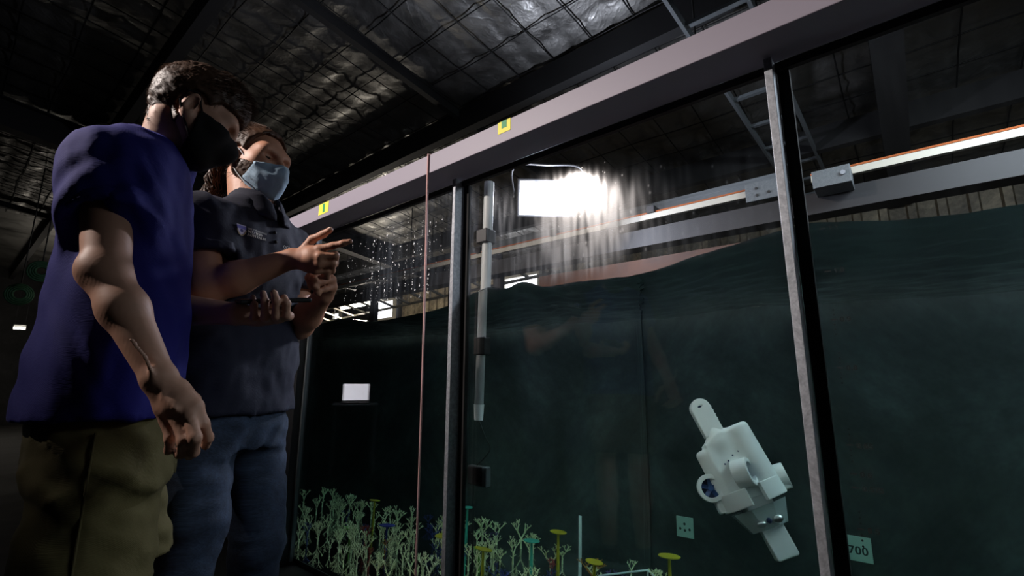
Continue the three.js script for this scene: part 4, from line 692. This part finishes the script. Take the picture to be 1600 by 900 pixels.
    for (let j = 0; j < n; j++) for (let i = 0; i < n; i++) { const a = j * (n + 1) + i; idx.push(a, a + 1, a + n + 2, a, a + n + 2, a + n + 1); }
    const g = new THREE.BufferGeometry(); g.setAttribute('position', new THREE.Float32BufferAttribute(pos, 3)); g.setAttribute('uv', new THREE.Float32BufferAttribute(uv, 2)); g.setIndex(idx); g.computeVertexNormals();
    mesh(name, g, m, shirt).userData.label = label;
  }
  function ink(w, h, draw) { const c = document.createElement('canvas'); c.width = w; c.height = h; const x = c.getContext('2d'); x.clearRect(0, 0, w, h); draw(x); const t = new THREE.CanvasTexture(c); t.colorSpace = THREE.SRGBColorSpace; return std({ map: t, transparent: true, roughness: 0.8 }); }
  onShirt('crest_print', 0.075, mid(378, 362, 1.25).y, 0.098, 0.035, ink(448, 160, (x) => {
    x.fillStyle = '#6a68b4'; x.beginPath(); x.moveTo(6, 16); x.lineTo(126, 16); x.lineTo(126, 70); x.lineTo(6, 70); x.fill(); x.fillStyle = '#b9b4cc'; x.fillRect(6, 14, 120, 14); x.beginPath(); x.moveTo(10, 70); x.quadraticCurveTo(20, 130, 66, 148); x.quadraticCurveTo(112, 130, 122, 70); x.closePath(); x.fill(); x.fillStyle = '#3b3a78'; x.beginPath(); x.arc(66, 92, 22, 0, 7); x.fill(); x.strokeStyle = '#cbb98e'; x.lineWidth = 8; x.beginPath(); x.moveTo(6, 84); x.quadraticCurveTo(22, 152, 66, 152); x.quadraticCurveTo(114, 150, 126, 84); x.stroke();
    x.fillStyle = '#f4f2ec'; x.textBaseline = 'alphabetic'; x.font = '30px serif'; x.fillText('THE UNIVERSITY OF', 142, 52, 286); x.font = 'bold 44px serif'; x.fillText('WESTERN', 142, 94, 250); x.fillText('AUSTRALIA', 142, 136, 290);
  }), 'shield crest with the words THE UNIVERSITY OF WESTERN AUSTRALIA');
  onShirt('chest_print', -0.066, mid(455, 381, 1.30).y, 0.075, 0.029, ink(384, 144, (x) => { x.fillStyle = '#ffffff'; x.textBaseline = 'alphabetic'; x.font = '66px sans-serif'; x.fillText('OCEANS', 6, 66, 370); x.font = '44px sans-serif'; x.fillText('INSTITUTE', 46, 124, 320); }), 'white lettering OCEANS INSTITUTE');
  { const pts = []; for (let k = 0; k < 2; k++) { const p = V(sc.x, mid(420, 358 + 16 * k, 1.3).y, sc.z).addScaledVector(F, 0.3); for (let q = 0; q < 60; q++) { const d = field(p.x, p.y, p.z); if (d < 0.0005) break; p.addScaledVector(F, -d * 0.8); } mesh('button', new THREE.SphereGeometry(0.005, 10, 8).scale(1, 1, 1).translate(p.x, p.y, p.z), M.black, shirt); } }
  // ---- right arm with the pointing hand
  const kR = [mid(499, 389, 1.205), mid(500, 401, 1.195), mid(498, 413, 1.197), mid(493, 423, 1.207)];
  const handR = handField(wr, kR, [
    { p: [kR[0], mid(520, 384, 1.200), mid(536, 380, 1.195), mid(547, 377, 1.195)], r: [0.0112, 0.0094, 0.0084, 0.0072] },
    { p: [kR[1], mid(524, 399, 1.205), mid(523, 412, 1.230), mid(508, 415, 1.240)], r: [0.0114, 0.0098, 0.009, 0.008] }, { p: [kR[2], mid(520, 411, 1.210), mid(519, 423, 1.233), mid(505, 425, 1.242)], r: [0.0108, 0.0094, 0.0086, 0.0076] }, { p: [kR[3], mid(512, 423, 1.220), mid(511, 433, 1.235), mid(500, 433, 1.245)], r: [0.0096, 0.0084, 0.0078, 0.0068] },
    { p: [wr.clone().lerp(kR[0], 0.40).add(V(0, 0.012, 0)), mid(488, 374, 1.220), mid(505, 366, 1.210), mid(516, 359, 1.200)], r: [0.0135, 0.0112, 0.0098, 0.0082] }], 0.0245);
  const armR = blend(0.02, cap(sh, el, 0.05, 0.042), cap(el, el.clone().lerp(wr, 0.35), 0.041, 0.043), cap(el.clone().lerp(wr, 0.35), wr, 0.043, 0.0265));
  // ---- left arm, folded up in front of the chest
  const kL = [mid(500, 424, 1.295), mid(511, 427, 1.300), mid(519, 437, 1.305), mid(521, 449, 1.310)];
  const handL = handField(wrL, kL, [
    { p: [kL[0], mid(488, 423, 1.275), mid(486, 433, 1.260), mid(496, 435, 1.265)], r: [0.0108, 0.0094, 0.0086, 0.0076] }, { p: [kL[1], mid(497, 430, 1.270), mid(488, 436, 1.250), mid(496, 441, 1.255)], r: [0.0112, 0.0098, 0.009, 0.008] },
    { p: [kL[2], mid(504, 440, 1.270), mid(490, 446, 1.250), mid(496, 451, 1.255)], r: [0.0106, 0.0094, 0.0086, 0.0076] }, { p: [kL[3], mid(508, 452, 1.280), mid(495, 456, 1.260), mid(498, 460, 1.265)], r: [0.0096, 0.0084, 0.0078, 0.0068] },
    { p: [wrL.clone().lerp(kL[0], 0.35), mid(487, 446, 1.305), mid(482, 434, 1.290), mid(486, 424, 1.275)], r: [0.0128, 0.011, 0.0096, 0.0082] }], 0.0235);
  const armL = blend(0.02, cap(shL, elL, 0.049, 0.042), cap(elL, elL.clone().lerp(wrL, 0.35), 0.041, 0.042), cap(elL.clone().lerp(wrL, 0.35), wrL, 0.042, 0.026));
  const neck = blend(0.03, cap(nB.clone().add(V(0, -0.07, 0)), nT, 0.058, 0.057), cap(nB.clone().addScaledVector(F, 0.015), H(0, -0.07, 0.02), 0.046, 0.045));
  const trunk = loft(st.slice(0, 6).map((s) => [s[0] - 0.02, s[1], s[2] - 0.05, s[3] - 0.035]), R, F, 2.1);
  const hipc = mid(356, 660, 1.27), hips = [hipc.clone().addScaledVector(R, 0.085), hipc.clone().addScaledVector(R, -0.085)];
  const legs = [[hips[0], mid(306, 815, 1.10), null], [hips[1], mid(404, 850, 1.28), null]]; for (const l of legs) { const k = l[1]; l[2] = V(k.x - F.x * 0.05 + (l === legs[0] ? 0.02 : 0), 0.09, k.z - F.z * 0.05 + (l === legs[0] ? 0.05 : 0)); }
  const legF = blend(0.03, ...legs.flatMap(([h, k, an]) => [cap(h, k, 0.065, 0.05), cap(k, an, 0.05, 0.036)]));
  const bR = bounds([sh, el, wr, ...kR, mid(550, 376, 1.195), mid(517, 356, 1.195), mid(525, 435, 1.235)], 0.06), bL = bounds([shL, elL, wrL, ...kL, mid(484, 420, 1.255)], 0.06);
  const gR = nets((x, y, z) => smin(armR(x, y, z), handR(x, y, z), 0.012), bR[0], bR[1], 0.004), gL = nets((x, y, z) => smin(armL(x, y, z), handL(x, y, z), 0.012), bL[0], bL[1], 0.0042);
  const gT = nets((x, y, z) => smin(smin(neck(x, y, z), trunk(x, y, z), 0.04), legF(x, y, z), 0.01), V(blo.x - 0.05, 0.05, blo.z - 0.1), V(bhi.x + 0.15, nT.y + 0.05, bhi.z + 0.2), 0.012);
  mesh('body', joinSkin([gT, gR, gL, headW]), SKIN, P);
  mesh('fingernail', new THREE.SphereGeometry(0.0055, 10, 8).scale(1.2, 0.6, 0.8).translate(...mid(515.5, 357, 1.193).toArray()), std({ color: 0xe8c8b8, roughness: 0.3 }), P);
  // ---- jeans
  const jm = std({ map: rep(T.denim, 3, 3), color: 0x56637a, roughness: 0.9, bumpMap: rep(T.cloth, 6, 6), bumpScale: 0.0008 });
  const seat = loft([[hipc.y - 0.07, hipc.clone(), 0.16, 0.115], [hipc.y, hipc.clone(), 0.168, 0.122], [hipc.y + 0.09, st[1][1].clone(), 0.16, 0.108]], R, F, 2.2);
  const jc = legs.flatMap(([h, k, an]) => [cap(V(h.x, h.y - 0.04, h.z), k, 0.092, 0.07), cap(k, an, 0.068, 0.064)]);
  const jf = (x, y, z) => { let d = seat(x, y, z); for (const q of jc) d = smin(d, q(x, y, z), 0.025); const u = x * R.x + z * R.z; return Math.max(d + 0.004 * noise3b(u * 8, y * 9 + u * 12, z * 6) + 0.003 * noise3b(u * 14 + y * 10, y * 24, 3), 0.085 - y); };
  const jb = bounds([hipc, ...legs.flatMap((l) => l)], 0.16); const jeans = mesh('jeans', nets(jf, V(jb[0].x, 0.07, jb[0].z), V(jb[1].x, hipc.y + 0.1, jb[1].z), 0.009), jm, P); jeans.userData.label = 'light blue jeans';
  for (const [h, k, an] of legs) mesh('shoe', nets(blend(0.03, cap(V(an.x - F.x * 0.05, 0.05, an.z - F.z * 0.05), V(an.x + F.x * 0.16, 0.037, an.z + F.z * 0.16), 0.045, 0.036), cap(V(an.x - F.x * 0.02, 0.05, an.z - F.z * 0.02), V(an.x, 0.09, an.z), 0.04, 0.045)), V(an.x - 0.3, 0, an.z - 0.3), V(an.x + 0.3, 0.16, an.z + 0.3), 0.012), M.black, P);
  // ---- surgical mask: pleated sheet over nose and chin, white loops
  const mm = phys({ color: 0xa9c6dc, roughness: 0.75, bumpMap: rep(T.cloth, 8, 8), bumpScale: 0.0003, sheen: 0.2, sheenColor: new THREE.Color(0xffffff) });
  const puff = blend(0.03, ell(V(0, -0.048, 0.060), [0.060, 0.062, 0.056]), cap(V(0, 0.0, 0.098), V(0, -0.03, 0.118), 0.008, 0.018), cap(V(0, -0.06, 0.104), V(0, -0.10, 0.080), 0.026, 0.026));
  const mf = (x, y, z) => { let d = smin(puff(x, y, z), headBase(x, y, z) - 0.004, 0.014); d += 0.0022 * Math.abs(((y + 0.5) / 0.027 % 1) - 0.5) * sstep(0, 0.02, 0.06 - Math.abs(x)) + 0.0016 * noise3(x * 30 + y * 18, y * 22, z * 18); return Math.max(d, y + 0.013 + 1.8 * x * x, -0.122 - y, 0.028 - z + 0.0, Math.abs(x) - 0.066, -(headBase(x, y, z) + 0.003)); };
  const mask = mesh('face_mask', nets(mf, V(-0.09, -0.14, 0.01), V(0.09, 0.03, 0.16), 0.0036).applyMatrix4(HM), mm, P); mask.userData.label = 'pale blue pleated surgical mask';
  const lm = std({ color: 0xe8eef2, roughness: 0.8 });
  for (const s of [-1, 1]) { mesh('ear_loop', tube([H(s * 0.064, -0.022, 0.040), H(s * 0.076, 0.014, 0.020), H(s * 0.085, 0.033, -0.004), H(s * 0.087, 0.020, -0.026)], 0.0018, 20, 5), lm, mask); mesh('ear_loop', tube([H(s * 0.063, -0.088, 0.044), H(s * 0.072, -0.062, 0.020), H(s * 0.079, -0.034, -0.002), H(s * 0.086, -0.010, -0.024)], 0.0018, 20, 5), lm, mask); }
  // ---- hair swept back, long at the nape; beard at the jaw
  const hairM = std({ color: 0x4a2f1c, roughness: 0.5 });
  const tf = ell(V(0, 0.058, -0.016), [0.082, 0.085, 0.106]);
  const hf = (x, y, z) => { const a = Math.abs(x); let d = smin(headBase(x, y, z) - 0.005, tf(x, y, z) + 0.003 * noise3b(x * 70, y * 30, z * 40), 0.02); const line = z < 0 ? -0.085 : mix(0.0, 0.094, sstep(0, 0.062, z)) - 0.018 * sstep(0.03, 0.06, a); d = smax(d, line + 0.004 * noise3b(x * 80, 2, z * 80) - y, 0.008); const ear = Math.hypot((y - 0.0) / 0.042, (z + 0.002) / 0.031) - 1; if (a > 0.05) d = Math.max(d, -ear * 0.025); return Math.max(d, z - 0.09); };
  const hg = nets(hf, V(-0.11, -0.11, -0.135), V(0.11, 0.155, 0.11), 0.0045);
  const s1 = hairStrands(surfacePoints(hg, 4200, 4, (p, n) => n.y > -0.6 && !(Math.abs(p.x) > 0.045 && Math.hypot((p.y - 0.002) / 0.05, (p.z + 0.002) / 0.038) < 1.15)), (p, r) => 0.022 + 0.02 * r(), 0.0007, 5, (p, n, r) => n.clone().multiplyScalar(0.35).add(V((r() - 0.5) * 0.5 + Math.sign(p.x) * 0.1, 0.15 + (r() - 0.5) * 0.5, -0.9)).normalize(), V(0, -0.5, -0.2));
  const tail = []; { const r = mulberry(66); for (let k = 0; k < 420; k++) { const x = (r() - 0.5) * 0.13, a0 = V(x, -0.02 + 0.03 * r(), -0.085 - 0.015 * r()), pts = []; const ph = r() * 6, L = 0.10 + 0.05 * r(); for (let s = 0; s <= 6; s++) { const t = s / 6; pts.push(V(a0.x * (1 + 0.25 * t) + 0.008 * Math.sin(t * 9 + ph), a0.y - L * t, a0.z - 0.012 * Math.sin(t * 3) + 0.008 * Math.cos(t * 8 + ph))); } tail.push(new THREE.TubeGeometry(new THREE.CatmullRomCurve3(pts), 8, 0.0016, 3)); } }
  mesh('hair', mergeGeometries([strip(hg.applyMatrix4(HM)), strip(s1.applyMatrix4(HM)), merge(tail).applyMatrix4(HM)]), hairM, P).userData.label = 'brown hair swept back, wavy at the nape';
  const bf = (x, y, z) => Math.max(headBase(x, y, z) - 0.003 - 0.002 * noise3b(x * 90, y * 90, z * 90), y + 0.012 - 0.3 * (0.03 - z), z - 0.075, -0.004 - z, 0.03 - Math.abs(x) - 0.6 * Math.max(0, -0.05 - y));
  const bg = nets(bf, V(-0.1, -0.13, -0.02), V(0.1, 0.03, 0.1), 0.004);
  mesh('beard', mergeGeometries([strip(bg.clone().applyMatrix4(HM)), strip(hairStrands(surfacePoints(bg, 900, 3, () => true), (p, r) => 0.008 + 0.008 * r(), 0.0006, 2, (p, n, r) => n.clone().add(V((r() - 0.5) * 0.8, -0.8, 0.3)).normalize()).applyMatrix4(HM))]), hairM, P).userData.label = 'short brown beard';
  const irisM = std({ color: 0x2a1c12, roughness: 0.2 });
  for (const s of [-1, 1]) {
    mesh('eyebrow', nets(blend(0.004, cap(V(s * 0.015, 0.029, 0.094), V(s * 0.036, 0.035, 0.088), 0.0048, 0.0044), cap(V(s * 0.036, 0.035, 0.088), V(s * 0.054, 0.027, 0.073), 0.0044, 0.003)), V(-0.07, 0.01, 0.06), V(0.07, 0.05, 0.11), 0.003).applyMatrix4(HM), hairM, P);
    mesh('eye', new THREE.SphereGeometry(0.01, 16, 10).scale(1.08, 0.40, 0.45).translate(s * 0.032, 0.0065, 0.0838).applyMatrix4(HM), irisM, P);
    mesh('eyelid', nets(cap(V(s * 0.021, 0.0125, 0.0855), V(s * 0.044, 0.011, 0.081), 0.0034, 0.003), V(-0.06, 0, 0.06), V(0.06, 0.025, 0.1), 0.0022).applyMatrix4(HM), SKIN, P);
  }
}

// ---------------------------------------------------------------- the underwater robot
{
  const g = thing('underwater_robot', 'white underwater robot with ring thrusters hanging tilted in the tank', 'robot', [-0.478, 0.668, -0.5]);
  // own axes: y along the body (up to the mast), x across, z towards the glass
  const Y = V(-0.205, 0.415, 0.0).normalize(), Zt = V(0.42, 0.15, 0.9).normalize(), Xa = Y.clone().cross(Zt).normalize(), Z = Xa.clone().cross(Y).normalize();
  g.quaternion.setFromRotationMatrix(new THREE.Matrix4().makeBasis(Xa, Y, Z)); g.scale.setScalar(1.02);
  const hullM = std({ color: 0xf0f4f2, roughness: 0.45 }), clear = phys({ color: 0xc9d6d4, roughness: 0.08, transmission: 0.35, thickness: 0, clearcoat: 1, clearcoatRoughness: 0.04 }), blue = std({ color: 0x2c4f86, roughness: 0.5 }), dark = std({ color: 0x25345a, roughness: 0.6 });
  // hull: two side tubes joined by a flat centre with sloping shoulders
  const flat = (c, r, y0, y1, ro) => (x, y, z) => { const q = Math.hypot(x - c[0], z - c[1]) - r + ro, w = Math.max(y0 - y, y - y1) + ro; return Math.min(Math.max(q, w), 0) + Math.hypot(Math.max(q, 0), Math.max(w, 0)) - ro; };
  const slab = (x, y, z) => { const a = Math.abs(x + 0.004) - 0.06, c = Math.abs(z) - 0.034, w = Math.max(-0.085 - y, y - (0.118 - 0.25 * Math.abs(x))); return Math.max(a, c, w); };
  const rt = flat([0.056, 0.004], 0.043, -0.085, 0.126, 0.014), lt = flat([-0.066, 0.0], 0.034, -0.085, 0.092, 0.016), mid2 = cap(V(-0.012, 0.10, 0), V(-0.012, 0.15, 0), 0.034, 0.016);
  const hull = mesh('hull', nets((x, y, z) => smin(smin(slab(x, y, z), Math.min(rt(x, y, z), lt(x, y, z)), 0.012), mid2(x, y, z), 0.03), V(-0.12, -0.1, -0.06), V(0.12, 0.19, 0.06), 0.0036), hullM, g);
  for (const [x, y] of [[-0.02, 0.035], [0.0, 0.045], [0.022, 0.05], [-0.035, 0.03], [-0.03, -0.06], [0.035, -0.05]]) mesh('screw', new THREE.CylinderGeometry(0.0026, 0.0026, 0.004, 8).rotateX(Math.PI / 2).translate(x, y, 0.0345), dark, hull);
  // mast: a flat tongue with a rounded end and a slot
  const tongue = (w, h, r, hole) => { const s = new THREE.Shape(); s.moveTo(-w, 0); s.lineTo(w, 0); s.lineTo(w, h - r); s.absarc(w - r, h - r, r, 0, Math.PI / 2); s.lineTo(-w + r, h); s.absarc(-w + r, h - r, r, Math.PI / 2, Math.PI); s.closePath(); if (hole) { const q = new THREE.Path(); q.absellipse(0, h - 0.022, 0.012, 0.0075, 0, TAU, true); s.holes.push(q); } return new THREE.ExtrudeGeometry(s, { depth: 0.03, bevelEnabled: true, bevelSize: 0.004, bevelThickness: 0.004, bevelSegments: 3, curveSegments: 12 }).translate(0, 0, -0.015); };
  const mast = mesh('mast', tongue(0.029, 0.115, 0.028, true).translate(-0.012, 0.125, 0), hullM, g);
  mesh('slot', new THREE.CylinderGeometry(0.0115, 0.0115, 0.02, 16).rotateX(Math.PI / 2).scale(1, 0.6, 1).translate(-0.012, 0.218, 0), dark, mast);
  for (let k = 0; k < 4; k++) mesh('stud', new THREE.SphereGeometry(0.003, 8, 6).translate(0.0225, 0.165 + k * 0.014, 0.006), hullM, mast);
  // ring thrusters
  const ring = (name, R, depth, p, rot) => {
    const r = new THREE.Group(); r.name = name; r.position.set(...p); r.rotation.set(...rot); g.add(r);
    const s = new THREE.Shape(); s.absarc(0, 0, R, 0, TAU); const q = new THREE.Path(); q.absarc(0, 0, R * 0.76, 0, TAU, true); s.holes.push(q);
    mesh('duct', new THREE.ExtrudeGeometry(s, { depth, bevelEnabled: true, bevelSize: 0.002, bevelThickness: 0.002, bevelSegments: 2, curveSegments: 28 }).translate(0, 0, -depth / 2), hullM, r);
    const blades = [new THREE.CylinderGeometry(R * 0.2, R * 0.2, depth * 0.7, 12).rotateX(Math.PI / 2)];
    for (let k = 0; k < 5; k++) blades.push(new THREE.BoxGeometry(R * 0.62, R * 0.34, 0.003).rotateX(0.5).translate(R * 0.42, 0, 0).rotateZ((k / 5) * TAU));
    mesh('propeller', merge(blades), blue, r); mesh('hub_guard', new THREE.CircleGeometry(R * 0.76, 28).translate(0, 0, -depth * 0.42), dark, r);
  };
  ring('side_thruster', 0.040, 0.024, [-0.108, -0.018, 0.012], [0.0, -0.1, 0]);
  ring('tunnel_thruster', 0.040, 0.046, [0.0, -0.012, 0.050], [0.2, 1.05, 0.12]);
  ring('side_thruster', 0.036, 0.03, [0.112, -0.06, -0.01], [0.3, 1.3, 0.2]);
  // collar of two curved straps
  const strap = (a0, a1, R, p) => { const s = new THREE.Shape(); s.absarc(0, 0, R, a0, a1); s.absarc(0, 0, R * 0.86, a1, a0, true); s.closePath(); return new THREE.ExtrudeGeometry(s, { depth: 0.046, bevelEnabled: true, bevelSize: 0.003, bevelThickness: 0.003, bevelSegments: 2, curveSegments: 20 }).rotateX(-Math.PI / 2).scale(1, 1, 0.72).translate(...p); };
  mesh('strap', strap(-2.98, -1.85, 0.098, [0, -0.098, 0]), hullM, g); mesh('strap', strap(-1.3, -0.16, 0.098, [0, -0.098, 0]), hullM, g); mesh('strap', strap(0.16, 2.98, 0.098, [0, -0.098, 0]), hullM, g);
  for (const s of [-1, 1]) mesh('lug', rbox(s * 0.105 - 0.012, s * 0.105 + 0.012, -0.096, -0.05, -0.018, 0.018, 0.005), hullM, g);
  // clear faceted nose with the tail plate below it
  const nose = mesh('nose', new THREE.CylinderGeometry(0.090, 0.060, 0.062, 8, 1).rotateY(0.39).scale(1, 1, 0.62).translate(0, -0.142, 0).toNonIndexed(), clear, g); nose.geometry.computeVertexNormals();
  mesh('lens', new THREE.SphereGeometry(0.015, 18, 12).scale(1, 0.7, 0.5).translate(-0.026, -0.156, 0.043), phys({ color: 0xffffff, roughness: 0.28, metalness: 1 }), nose); mesh('lens', new THREE.SphereGeometry(0.015, 18, 12).scale(1, 0.7, 0.5).translate(0.026, -0.156, 0.043), phys({ color: 0xffffff, roughness: 0.28, metalness: 1 }), nose);
  mesh('camera_eye', new THREE.SphereGeometry(0.008, 14, 10).translate(0, -0.152, 0.042), dark, nose);
  mesh('core', rbox(-0.045, 0.045, -0.16, -0.07, -0.03, 0.03, 0.012, 3), hullM, g);
  mesh('tail_plate', tongue(0.030, 0.105, 0.004, false).rotateZ(Math.PI).translate(0.004, -0.15, 0), hullM, g);
}

renderer.render(scene, camera);
